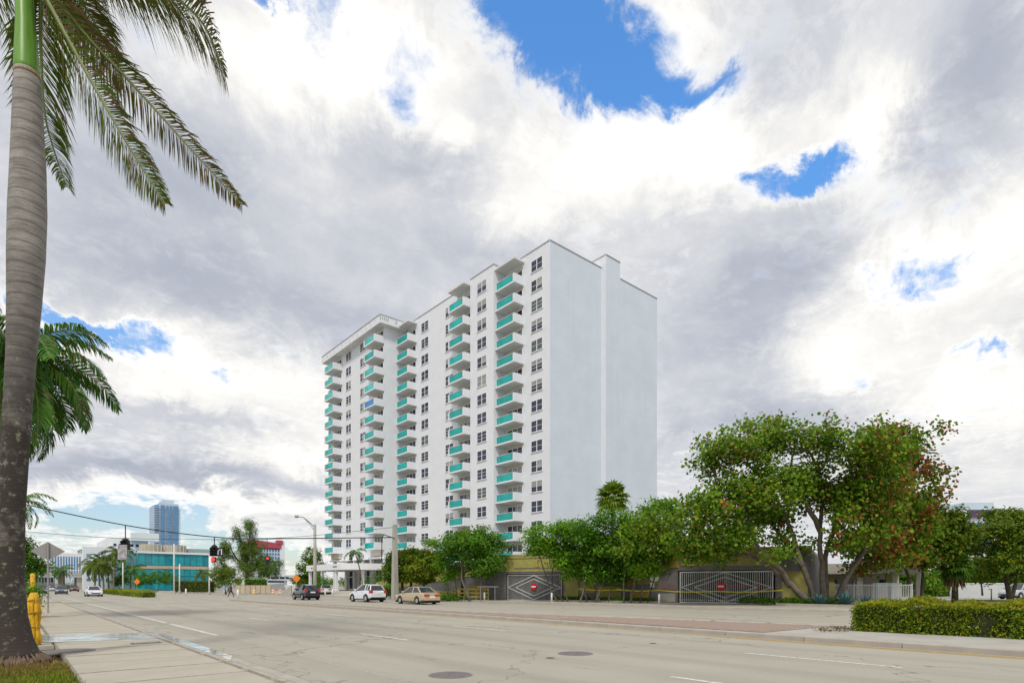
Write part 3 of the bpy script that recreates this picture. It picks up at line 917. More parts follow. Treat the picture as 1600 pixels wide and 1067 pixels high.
mb = MB(); a, b = at(467, 82.6, 11.35), at(460, 82.3, 11.35); mb.tube([a, a.lerp(b, .3), a.lerp(b, .8), b], [.08, .2, .18, .05], 10); mb.build('lamp_head', m_steel, t)

# span wire with hanging signals
W0 = at(12, 57, 9.9)
wires = [Vector((POLE.x, POLE.y, 6.75)), at(430, 62.3, 6.62), at(335, 62, 6.75), at(196, 60, 7.8), W0]
def cable(pts, r, name, label, sub=8):
    mb = MB(); out = []
    n = len(pts)
    for i in range(n - 1):
        p0, p1, p2, p3 = pts[max(i - 1, 0)], pts[i], pts[i + 1], pts[min(i + 2, n - 1)]
        for j in range(sub):
            u = j / sub
            out.append(.5 * ((2 * p1) + (p2 - p0) * u + (2 * p0 - 5 * p1 + 4 * p2 - p3) * u * u + (3 * p1 - p0 - 3 * p2 + p3) * u ** 3))
    out.append(pts[-1])
    mb.tube(out, r, 5)
    return tag(mb.build(name, m_dark), label, 'cable')
cable(wires, .055, 'span_wire', 'thick black span wire carrying the hanging traffic signals')
cable([Vector((POLE.x, POLE.y, 7.85)), at(430, 70, 7.3), at(200, 72, 7.4), at(20, 72, 8.4)], .025, 'overhead_wire', 'thin overhead wire below the signal cable at far left')
cable([at(12, 40, 5.9), at(40, 40, 4.9), at(62, 41, 4.2), at(80, 44, 3.4)], .03, 'overhead_wire', 'sagging black wire ending near the diamond sign back')


def signal(px, d, ztop, zwire, label, faces=1, lit=None, board=False, red_px=None):
    p = at(px, d)
    t = thing('traffic_signal', label, 'traffic signal', (p.x, p.y, ztop), group='traffic signals on the span wire')
    mb = MB(); mb.tube([(p.x, p.y, zwire), (p.x, p.y, ztop)], .05, 6); mb.lathe([(.28, -.02), (.34, .1), (.1, .3)], (p.x, p.y, ztop), 10); mb.build('hanger', m_dark, t)
    r = Vector((CH, -SH, 0)); f = Vector((SH, CH, 0))
    mb = MB()
    for k in (-.22, .22):
        q = Vector((p.x, p.y, 0)) + r * k
        mb.bar(q + Vector((0, 0, ztop)), q + Vector((0, 0, ztop - .95)), .34, .32, up=tuple(f))
    h = mb.build('housing', m_dark, t)
    mb = MB()
    for k in (-.22, .22):
        for i in range(3):
            q = Vector((p.x, p.y, ztop - .17 - .3 * i)) + r * k - f * .16
            mb.tube([q, q - f * .2], [.13, .12], 10, caps=False)
    mb.build('visors', m_dark, h)
    return t, r, f, p


t, r, f, p = signal(335, 62, 5.65, 6.75, 'dark traffic signal with arrow board hanging before the feathery tree')
q = Vector((p.x, p.y, 5.15)) + r * .62 - f * .1
mb = MB(); mb.bar(q + Vector((0, 0, .45)), q - Vector((0, 0, .45)), .7, .05, up=tuple(f)); bd = mb.build('turn_sign', m_dark, t)
mb = MB(); mb.tube([q - f * .05 - r * .15 + Vector((0, 0, -.3)), q - f * .05 - r * .15 + Vector((0, 0, .1)), q - f * .05 + r * .1 + Vector((0, 0, .25))], .05, 5)
mb.tube([q - f * .05 + r * .22 + Vector((0, 0, -.3)), q - f * .05 + r * .22 + Vector((0, 0, .3))], .05, 5); mb.build('arrow', m_signw, bd)
q = Vector((p.x, p.y, 4.35)) - r * .15
m_lit = glow('red_signal_light', (.9, .05, .03), .7)
mb = MB(); mb.tube([q - f * .1, q + f * .1], [.19, .19], 14); lh_ = mb.build('red_lamp', m_lit, t)
mb = MB(); mb.bar(q + Vector((0, 0, .26)), q - Vector((0, 0, .3)), .5, .12, up=tuple(f)); mb.v = [tuple(Vector(v) + f * .2) for v in mb.v]; mb.build('lower_housing', m_dark, t)
t, r, f, p = signal(196, 60, 6.2, 7.8, 'pale backed traffic signal hanging before the white building')
mb = MB(); q = Vector((p.x, p.y, 5.2)) - f * .45
mb.bar(q + Vector((0, 0, .55)), q - Vector((0, 0, .95)), .95, .06, up=tuple(f)); mb.build('signal_back', M('weathered_signal_back', (.34, .33, .36), .6, .5, 3), t)
p = at(418, 92)
t = thing('traffic_signal', 'far traffic signal with red light before the red topped building', 'traffic signal', (p.x, p.y, 4.6), group='traffic signals on the span wire')
mb = MB(); mb.box(p.x - .3, p.x + .3, p.y, p.y + .3, 4.8, 6.2); mb.tube([(p.x, p.y + .15, 6.2), (p.x, p.y + .15, 8.9)], .04, 5); mb.build('housing', m_dark, t)
mb = MB(); q = Vector((p.x, p.y - .1, 5.85)); mb.tube([q, q + Vector((-.1, -.12, 0))], [.18, .18], 12); mb.build('red_lamp', m_lit, t)
cable([at(330, 92, 8.7), at(418, 92, 8.9), at(520, 93, 9.1)], .03, 'overhead_wire', 'far wire holding the signal before the red topped building')

# diamond warning sign seen from behind
p = at(75, 30.9)
t = thing('warning_sign', 'grey back of a diamond warning sign on the near pavement', 'sign', (p.x, p.y, .12))
mb = MB(); mb.tube([(p.x, p.y, .1), (p.x, p.y, 3.85)], .045, 8); mb.build('post', m_steel, t)
r = Vector((CH, -SH, 0)); r = Vector((.98, -.2, 0)).normalized()
c = Vector((p.x, p.y + .06, 3.42)); fr = Vector((r.y, -r.x, 0))
if fr.y < 0: fr = -fr
mb = MB(); hw = .74
P = [c + r * hw, c + Vector((0, 0, .50)), c - r * hw, c - Vector((0, 0, .50))]
mb.add([q for q in P] + [q + fr * .02 for q in P], [(0, 1, 2, 3), (7, 6, 5, 4), (0, 4, 5, 1), (1, 5, 6, 2), (2, 6, 7, 3), (3, 7, 4, 0)])
mb.build('panel', M('sign_back_aluminium', (.34, .325, .32), .5, .08, 3, metal=.3), t)

# yellow wrapped bollards by the palm
def bollard(name, label, p, h, r, n=7, seed=1):
    rr = random.Random(seed)
    t = thing(name, label, 'bollard', tuple(p), group='yellow wrapped posts by the palm')
    MB().lathe([(r * .7, 0), (r * .75, h * .96), (r * .3, h)], tuple(p), 12).build('post', M('yellow_post_paint', (.62, .36, .02), .6, .2, 5), t, True)
    for k in range(n):
        g = 2 * math.pi * k / n + rr.uniform(-.2, .2); pts = []; rad = []
        for j in range(9):
            z = h * (.02 + .97 * j / 8); rr_ = r * (.72 + .12 * math.sin(j * 1.7 + k)) * (1.0 if j < 8 else .4)
            pts.append((p.x + math.cos(g + .12 * math.sin(j + k)) * rr_, p.y + math.sin(g + .12 * math.sin(j + k)) * rr_, p.z + z)); rad.append(r * rr.uniform(.22, .42))
        MB().tube(pts, rad, 7).build('wrap_fold', m_ylw, t, True)
    mb = MB()
    for z in (.35, .62, .86):
        mb.tube([(p.x + math.cos(g) * r * 1.16, p.y + math.sin(g) * r * 1.16, p.z + h * z + .02 * math.sin(3 * g)) for g in [2 * math.pi * i / 16 for i in range(17)]], .012, 5)
    mb.build('string', m_ochre, t)
    mb = MB()
    for k in range(4):
        q = p + Vector((r * .9, -r * .4, h * (.55 + .1 * k))); mb.bar(q, q + Vector((.12 + .05 * k, -.05, -.14)), .03, .006)
    mb.build('loose_strips', m_ylw, t)
bollard('wrapped_bollard', 'bollard wrapped in yellow plastic right beside the palm base', at(53, 14.4, .1), 1.32, .13)
p = at(39.5, 20, .1)
bollard('wrapped_bollard', 'thin yellow post half hidden behind the palm trunk', p, 1.15, .075, 5, 3)
p = at(51, 42, .1)
t = thing('sign_post', 'tall yellow post beyond the bush on the near pavement', 'post', tuple(p))
MB().lathe([(.16, 0), (.14, 2.3), (.06, 2.36)], tuple(p), 10).build('shaft', m_ylw, t, True)
MB().box(p.x - .25, p.x + .25, p.y - .1, p.y + .1, .1, .3).build('foot', m_conc, t)

# no-entry disc turned away, on a leaning post in front of the garage
p = at(1022, 48.5, .1)
t = thing('round_sign', 'pale back of a round sign on leaning post by the garage wall', 'sign', tuple(p))
b0, b1 = Vector((p.x - .45, p.y + .35, .1)), Vector((p.x + .15, p.y - .1, 2.75))
mb = MB(); mb.tube([b0, b1], .05, 7); mb.build('post', m_dark, t)
c = b0.lerp(b1, .83); q = Vector((SH, CH, 0))
mb = MB(); mb.tube([c + q * .06, c + q * .09], [.38, .38], 22); mb.build('disc', m_signw, t)
c2 = b0.lerp(b1, .58)
mb = MB(); mb.bar(c2 + q * .07 + Vector((.0, 0, .2)), c2 + q * .07 - Vector((0, 0, .2)), .3, .03, up=tuple(q)); mb.build('plate', m_signw, t)
for px, d, lab in ((1030, 46.5, 'small white marker post below the round sign'), (862, 52.5, 'small white marker post at the foot of the first gate'), (757, 57, 'short white post beside the yellow barrier')):
    p = at(px, d, .1)
    t = thing('marker_post', lab, 'post', tuple(p), group='short white marker posts')
    MB().lathe([(.09, 0), (.085, .75), (.05, .82)], tuple(p), 10).build('shaft', m_signw, t, True)
    MB().lathe([(.15, 0), (.14, .06)], tuple(p), 10).build('base', m_conc, t)
# orange construction signs
for px, d, zc, s, lab in ((463, 88, 2.6, .62, 'orange diamond construction sign beside the street lamp'), (214, 112, 2.3, .62, 'small orange construction sign before the teal building')):
    p = at(px, d, .05)
    t = thing('construction_sign', lab, 'sign', tuple(p), group='orange construction signs')
    MB().tube([(p.x, p.y, 0), (p.x, p.y, zc)], .05, 6).build('post', m_steel, t)
    mb = MB(); c = Vector((p.x, p.y - .06, zc)); r = Vector((CH, -SH, 0)); f = Vector((SH, CH, 0))
    P = [c + r * s, c + Vector((0, 0, s)), c - r * s, c - Vector((0, 0, s))]
    mb.add(P + [q + f * .03 for q in P], [(3, 2, 1, 0), (4, 5, 6, 7), (0, 1, 5, 4), (1, 2, 6, 5), (2, 3, 7, 6), (3, 0, 4, 7)])
    mb.build('panel', m_orange, t)

# yellow timber barriers in front of the ramp wall
def barrier(p, ang, w, h, label, mat=m_ochre):
    t = thing('barrier_fence', label, 'barrier', tuple(p), group='yellow barriers by the ramp wall')
    u = Vector((math.cos(ang), math.sin(ang), 0))
    for k in range(4):
        q = p + u * (w * (k / 3 - .5)); MB().bar(q, q + Vector((0, 0, h)), .1, .1).build('post', mat, t)
    for z in (.3, .6, .92): MB().bar(p + u * (-w / 2) + Vector((0, 0, h * z)), p + u * (w / 2) + Vector((0, 0, h * z)), .05, .16).build('rail', mat, t)
barrier(at(735, 58.5, .1), R(110), 4.2, 1.2, 'yellow rail barrier under the round crowned tree', m_yellow)
barrier(at(697, 60.5, .1), R(110), 2.4, .9, 'yellow rail barrier just right of the gold sedan', m_yellow)
p = at(762, 55.5, .1)
t = thing('crossbar_stand', 'white crossbar on posts beside the first gate', 'barrier', tuple(p))
u = Vector((.2, -1, 0)).normalized()
for s in (-.9, .9): MB().bar(p + u * s, p + u * s + Vector((0, 0, 1.35)), .05, .05).build('post', m_steel, t)
MB().bar(p - u * 1.3 + Vector((0, 0, 1.36)), p + u * 1.3 + Vector((0, 0, 1.36)), .05, .07).build('crossbar', m_steel, t)
# ------------------------------------------------------------------ vehicles
m_gl_car = glassmat('car_glass', (.02, .025, .03), .04)
m_tail = M('tail_light_red', (.55, .02, .03), .25, .1, 6, spec=.6)
m_lamp = M('head_light', (.75, .76, .78), .15, .05, 6, spec=.8)
m_rim = M('alloy_rim', (.50, .51, .52), .35, .1, 8, metal=.7)


def paint(name, col):
    return M(name, col, .28, .03, 1.5, spec=.6, coat=.6)


P_GOLD, P_WHITE, P_BLACK = paint('champagne_paint', (.46, .38, .24)), paint('white_paint', (.70, .73, .80)), paint('black_paint', (.015, .022, .035))
P_SILV, P_BLUE, P_RED = paint('silver_paint', (.48, .52, .55)), paint('slate_blue_paint', (.05, .08, .13)), paint('dark_red_paint', (.12, .015, .02))


def loft(mb, secs, mi=0, cap=True, closed=True):
    n = len(secs[0]); o = len(mb.v)
    for s_ in secs: mb.v += [tuple(p) for p in s_]
    for i in range(len(secs) - 1):
        for k in range(n if closed else n - 1):
            k2 = (k + 1) % n
            mb.f.append([o + i * n + k, o + i * n + k2, o + (i + 1) * n + k2, o + (i + 1) * n + k]); mb.m.append(mi)
    if cap:
        mb.f.append([o + k for k in range(n)][::-1]); mb.m.append(mi)
        e = o + (len(secs) - 1) * n; mb.f.append([e + k for k in range(n)]); mb.m.append(mi)


def car(name, label, loc, rz, mat, kind='sedan', group='cars on the avenue', cat='car', zoff=0.0):
    t = thing(name, label, cat, loc, rz, group, local=True)
    if kind == 'sedan':
        L, Wd, H, belt, clr, wr = 4.75, 1.80, 1.45, .92, .2, .32
        top = [(-2.37, .62), (-2.30, .92), (-1.75, 1.0), (-1.35, 1.0), (.95, .95), (1.6, .88), (2.15, .74), (2.37, .55)]
        gh = [(-1.75, .99), (-1.05, 1.40), (-.35, 1.45), (.25, 1.42), (1.05, .95)]
        wb = (-1.38, 1.40)
    else:
        L, Wd, H, belt, clr, wr = 4.3, 1.80, 1.66, 1.05, .24, .36
        top = [(-2.15, .72), (-2.12, 1.05), (-1.95, 1.12), (-1.3, 1.12), (.75, 1.05), (1.35, 1.0), (1.95, .86), (2.15, .62)]
        gh = [(-2.0, 1.12), (-1.72, 1.55), (-.9, 1.66), (.0, 1.63), (.95, 1.04)]
        wb = (-1.3, 1.32)
    hw = Wd / 2
    secs = []
    for x, zt in top:
        e = min(1, (L / 2 - abs(x)) / .5 + .0); w = hw * (.86 + .14 * math.sqrt(max(0, e)))
        zb = clr + (.12 if abs(x) > L / 2 - .3 else 0)
        zm = zb + (zt - zb) * .55
        secs.append([(x, -w * .9, zb), (x, -w, zb + .12), (x, -w, zm), (x, -w * .965, zt - .05), (x, -w * .86, zt), (x, w * .86, zt), (x, w * .965, zt - .05), (x, w, zm), (x, w, zb + .12), (x, w * .9, zb)])
    mb = MB(); loft(mb, secs)
    body = mb.build('body', mat, t, smooth=False, bevel=.035)
    # dark sills and bumper valance
    mb = MB(); mb.box(-L / 2 + .12, L / 2 - .12, -hw * .93, hw * .93, clr - .06, clr + .1); mb.build('sill', m_black, t)
    # glasshouse
    secs = []
    for i, (x, z) in enumerate(gh):
        base = np.interp(x, [q[0] for q in top], [q[1] for q in top]) - .02
        z = max(z, base + .01); wt = hw * (.84 - .22 * (z - base) / .5)
        secs.append([(x, -hw * .86, base), (x, -wt, z), (x, wt, z), (x, hw * .86, base)])
    mb = MB(); loft(mb, secs); gh_o = mb.build('glasshouse', m_gl_car, t)
    mb = MB()
    tops = [s_ for s_ in secs[1:-1]]
    loft(mb, [[(s_[1][0], s_[1][1] * 1.02, s_[1][2] + .01), (s_[1][0], s_[1][1] * .9, s_[1][2] + .045), (s_[2][0], s_[2][1] * .9, s_[2][2] + .045), (s_[2][0], s_[2][1] * 1.02, s_[2][2] + .01)] for s_ in tops])
    mb.build('roof', mat, t, bevel=.01)
    def pil(p, q, w, h): MB().bar(p, q, w, h).build('pillar', mat, t)
    for sg in (1, 2):
        bi = 0 if sg == 1 else 3
        for a, b in ((0, 1), (3, 4)):
            pil(Vector(secs[a][sg if a else bi]) + Vector((0, 0, .01)), Vector(secs[b][sg if b < 4 else bi]) + Vector((0, 0, .01)), .09, .07)
        x = (gh[1][0] + gh[3][0]) / 2 - .1
        bz = np.interp(x, [q[0] for q in top], [q[1] for q in top]); s_ = -1 if sg == 1 else 1
        pil((x, s_ * hw * .865, bz), (x + .05, s_ * hw * .64, gh[2][1]), .09, .05)
        if kind != 'sedan': pil((-1.25, s_ * hw * .865, bz), (-1.35, s_ * hw * .64, gh[1][1] + .05), .22, .06)
    for x in wb:
        for s_ in (-1, 1):
            w_ = MB(); y = s_ * (hw - .10)
            w_.tube([(x, y - .11, wr), (x, y - .09, wr), (x, y + .09, wr), (x, y + .11, wr)], [wr * .9, wr, wr, wr * .9], 18)
            wo_ = w_.build('wheel', m_black, t)
            r_ = MB(); yo = s_ * (hw + .012)
            r_.tube([(x, yo - s_ * .03, wr), (x, yo, wr)], [wr * .64, wr * .58], 14); r_.build('rim', m_rim, wo_)
            a_ = MB()
            pts = [(x + math.cos(g) * wr * 1.13, s_ * (hw - .01), wr + math.sin(g) * wr * 1.13) for g in [math.pi * k / 10 for k in range(11)]]
            a_.tube(pts, .045, 5); a_.build('wheel_arch', m_black, t)
    for s_ in (-1, 1):
        zb = top[1][1]
        if kind == 'sedan': MB().box(-L / 2 - .01, -L / 2 + .22, s_ * hw * .58 - .26, s_ * hw * .58 + .26, zb - .24, zb - .07).build('tail_light', m_tail, t, bevel=.02)
        else: MB().box(-L / 2 - .005, -L / 2 + .3, s_ * hw * .80 - .14, s_ * hw * .80 + .14, zb - .20, zb + .10).build('tail_light', m_tail, t, bevel=.03)
        MB().box(L / 2 - .28, L / 2 - .02, s_ * hw * .66 - .2, s_ * hw * .66 + .2, .60, .74).build('head_light', m_lamp, t, bevel=.03)
        MB().box(gh[-1][0] - .28, gh[-1][0] - .1, s_ * (hw + .0) - .0 * s_ - .1, s_ * hw + .1, belt + .05, belt + .2).build('mirror', mat, t, bevel=.02)
        for dx_ in (-.55, .45):
            MB().box(dx_ - .1, dx_ + .1, s_ * hw * .985 - .012, s_ * hw * .985 + .012, belt - .14, belt - .1).build('door_handle', m_rim, t)
    MB().box(-L / 2 - .02, -L / 2 + .03, -.26, .26, top[1][1] - .38 if kind == 'sedan' else .78, top[1][1] - .24 if kind == 'sedan' else .92).build('number_plate', m_signw, t)
    MB().box(L / 2 - .1, L / 2 + .012, -.5, .5, .42, .56).build('grille', m_black, t)
    mb = MB(); mb.box(-L / 2 - .025, -L / 2 + .14, -hw * .86, hw * .86, .36, .48); mb.build('rear_bumper', mat if kind == 'sedan' else m_black, t, bevel=.02)
    return t


car('car', 'gold four door sedan parked beside the concrete utility pole', (26.4, 43.2, 0), R(90), P_GOLD, 'sedan')
car('car', 'white compact crossover stopped between black hatchback and gold sedan', (26.1, 51.9, 0), R(92), P_WHITE, 'suv')
car('car', 'black hatchback with red tail lights near the street lamp', (24.7, 63.8, 0), R(88), P_BLACK, 'suv')
g_ = 'cars far down the avenue'
p = at(146, 84); car('car', 'white car driving towards us past the hedge end', (p.x, p.y, 0), R(-88), P_WHITE, 'sedan', g_)
p = at(96, 104); car('car', 'dark blue sedan approaching right of the diamond sign', (p.x, p.y, 0), R(-93), P_BLUE, 'sedan', g_)
p = at(64, 108); car('car', 'black car at the kerb left of the diamond sign post', (p.x, p.y, 0), R(-90), P_BLACK, 'suv', g_)
p = at(116, 150); car('car', 'small dark red car far behind the dark blue sedan', (p.x, p.y, 0), R(-90), P_RED, 'suv', g_)
p = at(82, 150); car('car', 'pale silver car just behind the dark blue sedan', (p.x, p.y, 0), R(-90), P_SILV, 'sedan', g_)
p = at(70, 190); car('car', 'distant white car beneath the overpass', (p.x, p.y, 0), R(-90), P_WHITE, 'suv', g_)
p = at(1592, 62); car('car', 'silver hatchback parked at the right edge beyond the hedge', (p.x, p.y, .1), R(160), P_SILV, 'suv', 'cars parked off the street')
p = at(509, 92); car('car', 'grey blue car half hidden behind the street lamp', (p.x, p.y, .2), R(70), P_SILV, 'sedan', 'cars parked off the street')

# ------------------------------------------------------------------ people
m_skin = M('skin', (.34, .19, .13), .6, .05, 5)
m_hair = M('dark_hair', (.02, .015, .012), .7, .1, 9)


def person(label, loc, face, top_c, leg_c, stride=.32, arm=.25, bag=None):
    t = thing('person', label, 'person', loc, face, local=True)
    # joints: x forward, y left, z up
    J = {'pel': (0, 0, .95, .15), 'waist': (0, 0, 1.1, .135), 'chest': (.02, 0, 1.32, .155), 'neck': (.03, 0, 1.5, .06), 'head0': (.05, 0, 1.58, .085), 'head1': (.05, 0, 1.68, .1), 'head2': (.04, 0, 1.76, .06)}
    E_ = [('pel', 'waist'), ('waist', 'chest'), ('chest', 'neck'), ('neck', 'head0'), ('head0', 'head1'), ('head1', 'head2')]
    for s_, sg in (('l', 1), ('r', -1)):
        st_ = stride * sg
        J['hip' + s_] = (.0, .1 * sg, .88, .11); J['knee' + s_] = (st_ * .62, .1 * sg, .5, .075); J['ank' + s_] = (st_ * 1.0 - (.06 if sg < 0 else -.02), .1 * sg, .09, .045); J['toe' + s_] = (st_ * 1.0 + .16, .11 * sg, .04, .038)
        J['sh' + s_] = (.02, .19 * sg, 1.42, .07); J['elb' + s_] = (-arm * sg * .5, .24 * sg, 1.16, .048); J['wr' + s_] = (-arm * sg * .6 + .16, .22 * sg, .95, .034); J['hand' + s_] = (-arm * sg * .6 + .2, .22 * sg, .87, .038)
        E_ += [('pel', 'hip' + s_), ('hip' + s_, 'knee' + s_), ('knee' + s_, 'ank' + s_), ('ank' + s_, 'toe' + s_), ('chest', 'sh' + s_), ('sh' + s_, 'elb' + s_), ('elb' + s_, 'wr' + s_), ('wr' + s_, 'hand' + s_)]
    names = list(J); me = bpy.data.meshes.new('body')
    me.from_pydata([J[n][:3] for n in names], [(names.index(a), names.index(b)) for a, b in E_], [])
    o = link('body', me, t)
    sk = o.modifiers.new('skin', 'SKIN')
    if not me.skin_vertices: me.skin_vertices.new()
    for i, n in enumerate(names):
        me.skin_vertices[0].data[i].radius = (J[n][3], J[n][3]); me.skin_vertices[0].data[i].use_root = (n == 'pel')
    sb = o.modifiers.new('subdivision', 'SUBSURF'); sb.levels = 2; sb.render_levels = 2
    # clothing colours follow the height on the body
    m, tt, b = newmat('clothes'); tcn = tt.nodes.new('ShaderNodeTexCoord'); sp = tt.nodes.new('ShaderNodeSeparateXYZ'); tt.links.new(tcn.outputs['Object'], sp.inputs[0])
    c = mixc(tt, rng_map(tt, sp.outputs[2], .93, .95), leg_c, top_c); c = mixc(tt, rng_map(tt, sp.outputs[2], 1.49, 1.51), c, (.34, .19, .13)); c = mixc(tt, rng_map(tt, sp.outputs[2], .07, .08), (.03, .03, .03), c)
    tt.links.new(c, b.inputs['Base Color']); b.inputs['Roughness'].default_value = .85
    me.materials.append(m)
    MB().tube([(.0, 0, 1.62), (.01, 0, 1.72), (.03, 0, 1.79), (.04, 0, 1.81)], [.1, .118, .095, .03], 12).build('hair', m_hair, t, True)
    mb = MB(); mb.tube([(.15, 0, 1.645), (.175, 0, 1.63)], [.02, .012], 6); mb.build('nose', m_skin, t)
    if bag: 
        mb = MB(); mb.box(.0, .34, -.42, -.26, .62, .95); mb.tube([(.05, -.34, .95), (.12, -.3, 1.1), (.28, -.34, .95)], .015, 5); tag(mb.build('shoulder_bag', bag, t, bevel=.04))
    return t


p = at(361, 79)
person('person striding across the road in dark clothes carrying a red bag', (p.x, p.y, 0.01), R(165), (.03, .03, .05), (.02, .02, .03), .34, .3, M('red_bag', (.35, .05, .07), .7))
p = at(350, 92)
person('person standing in a light blue top behind the striding one', (p.x, p.y, .02), R(200), (.22, .42, .62), (.55, .55, .55), .06, .05)
# ------------------------------------------------------------------ vegetation
SHAPES = {
    'round': np.array([[1, 0, 0], [.5, .9, .06], [-.5, .9, .06], [-1, 0, 0], [-.5, -.9, .06], [.5, -.9, .06]]),
    'oval': np.array([[1.25, 0, -.12], [0, .55, .1], [-1.1, 0, 0], [0, -.55, .1]]),
    'strip': np.array([[2.0, 0, -.3], [0, .22, .1], [-2.0, 0, 0], [0, -.22, .1]]),
}


def leaves(name, centers, per, spread, size, mats, parent, seed, up=.55, shape='oval', flat_=.7, pick=None, origin=None, out=.5, droop=None):
    """many leaf-sized faces gathered in clumps round the given centres, as one crown mesh"""
    rs = np.random.RandomState(seed)
    C = np.asarray(centers, float)
    pos = np.repeat(C, per, 0) + rs.normal(size=(len(C) * per, 3)) * np.array([spread, spread, spread * flat_])
    n = len(pos)
    nv = rs.normal(size=(n, 3)) * .55
    nv[:, 2] += up
    if origin is not None:
        d = pos - np.asarray(origin); d /= np.linalg.norm(d, axis=1, keepdims=True) + 1e-6; nv += d * out
    nv /= np.linalg.norm(nv, axis=1, keepdims=True)
    t = rs.normal(size=(n, 3))
    if droop is not None: t = t * .35 + np.asarray(droop)
    t -= nv * (t * nv).sum(1, keepdims=True); t /= np.linalg.norm(t, axis=1, keepdims=True)
    b = np.cross(nv, t)
    S_ = SHAPES[shape]; k = len(S_)
    sz = size * rs.uniform(.6, 1.3, n)
    V = pos[:, None, :] + sz[:, None, None] * (t[:, None, :] * S_[None, :, 0:1] + b[:, None, :] * S_[None, :, 1:2] + nv[:, None, :] * S_[None, :, 2:3])
    me = bpy.data.meshes.new(name)
    me.vertices.add(n * k); me.vertices.foreach_set('co', V.reshape(-1))
    me.loops.add(n * k); me.loops.foreach_set('vertex_index', np.arange(n * k))
    me.polygons.add(n); me.polygons.foreach_set('loop_start', np.arange(n) * k)
    mats = mats if isinstance(mats, (list, tuple)) else [mats]
    for m in mats: me.materials.append(m)
    mi = pick(pos, rs) if pick else rs.randint(0, len(mats), n)
    me.polygons.foreach_set('material_index', np.asarray(mi, dtype=np.int32))
    me.update(calc_edges=True)
    return link(name, me, parent)


def in_lobes(lobes, k, seed, shell=.45, gap=.0):
    """clump centres spread through ellipsoid lobes (x,y,z,rx,ry,rz), most near the surface"""
    rs = np.random.RandomState(seed); L = np.asarray(lobes, float)
    w = L[:, 3] * L[:, 5]; w = w / w.sum()
    i = rs.choice(len(L), k, p=w)
    d = rs.normal(size=(k, 3)); d /= np.linalg.norm(d, axis=1, keepdims=True)
    r = rs.uniform(0, 1, (k, 1)) ** shell
    P_ = L[i, :3] + d * r * L[i, 3:6]
    if gap:
        f = np.sin(P_ @ np.array([1.7, .6, 1.1]) + 1) + np.sin(P_ @ np.array([-.8, 1.9, .7]) + 2.2) + np.sin(P_ @ np.array([.5, -.9, 2.3]))
        P_ = P_[f > -1.6 + gap]
    return P_


RV = np.array([CH, -SH, 0.0]); FV = np.array([SH, CH, 0.0])


def view_lobes(L, px0, d, dep=1.0, seed=0, back=0.0):
    """lobes given as seen from the kerb (px, py, half-width, half-height) at distance d, with real depth"""
    rs = random.Random(seed); base = np.array(at(px0, d)); out = []; s = d / 907.0
    for px, py, rx, ry in L:
        a = (px - px0) * s; b = rs.uniform(-dep, dep) + back
        k = 1 + b / d
        q = base + RV * a * k + FV * b
        out.append((q[0], q[1], CAM_H + (914 - py) * s * k, rx * s, max(rx, ry) * s * .9, ry * s))
    return out


def limb(mb, pts, r0, r1, seed=0, n=7, wob=.05, sub=4):
    """a tapering, slightly crooked limb through the points"""
    rr = random.Random(seed); P_ = [Vector(p) for p in pts]; out = []
    for i in range(len(P_) - 1):
        p0, p1, p2, p3 = P_[max(i - 1, 0)], P_[i], P_[i + 1], P_[min(i + 2, len(P_) - 1)]
        for j in range(sub):
            u = j / sub
            q = .5 * ((2 * p1) + (p2 - p0) * u + (2 * p0 - 5 * p1 + 4 * p2 - p3) * u * u + (3 * p1 - p0 - 3 * p2 + p3) * u ** 3)
            if i or j: q = q + Vector((rr.uniform(-1, 1), rr.uniform(-1, 1), rr.uniform(-.5, .5))) * wob
            out.append(q)
    out.append(P_[-1])
    m = len(out)
    mb.tube(out, [r0 + (r1 - r0) * (i / (m - 1)) ** .8 for i in range(m)], n)
    return out


def twigs(mb, stems, targets, seed, r=.03, maxd=6):
    """thin branches from the limbs out to the leaf clumps"""
    rr = random.Random(seed)
    nodes = [p for s_ in stems for p in s_[len(s_) // 3:]]
    for c in targets:
        c = Vector(c)
        best = min(nodes, key=lambda q: (q - c).length + (1.5 if q.z > c.z else 0))
        L = (best - c).length
        if L > maxd: continue
        mid = best.lerp(c, .5) + Vector((rr.uniform(-.2, .2), rr.uniform(-.2, .2), rr.uniform(0, .35) * min(1, L / 2)))
        mb.tube([best, mid, c], [r * (1 + L * .25), r * .8, r * .35], 4, caps=False)


lf_grape = leafmat('sea_grape_leaf', [(0.092, 0.199, 0.015), (0.166, 0.307, 0.020), (0.242, 0.360, 0.025), (0.131, 0.235, 0.020), (0.317, 0.396, 0.030)], .38)
lf_grape_d = leafmat('sea_grape_leaf_deep', [(0.048, 0.118, 0.013), (0.096, 0.205, 0.021), (0.144, 0.272, 0.021)], .3)
lf_red = leafmat('sea_grape_leaf_red', [(0.360, 0.070, 0.030), (0.240, 0.100, 0.030), (0.440, 0.170, 0.030), (0.200, 0.120, 0.030), (0.380, 0.050, 0.050), (0.300, 0.160, 0.030)], .35)
lf_green = leafmat('street_tree_leaf', [(0.056, 0.186, 0.014), (0.110, 0.283, 0.018), (0.185, 0.390, 0.026), (0.082, 0.215, 0.021)], .35)
lf_bright = leafmat('bright_green_leaf', [(0.121, 0.289, 0.014), (0.195, 0.396, 0.018), (0.257, 0.457, 0.027)], .4)  # brighter green tone, mixed in at random
lf_olive = leafmat('olive_leaf', [(0.103, 0.149, 0.011), (0.180, 0.223, 0.015), (0.240, 0.282, 0.019), (0.129, 0.182, 0.014)], .35)
lf_dark = leafmat('dark_leaf', [(0.032, 0.088, 0.010), (0.062, 0.145, 0.014), (0.106, 0.204, 0.018)], .3)
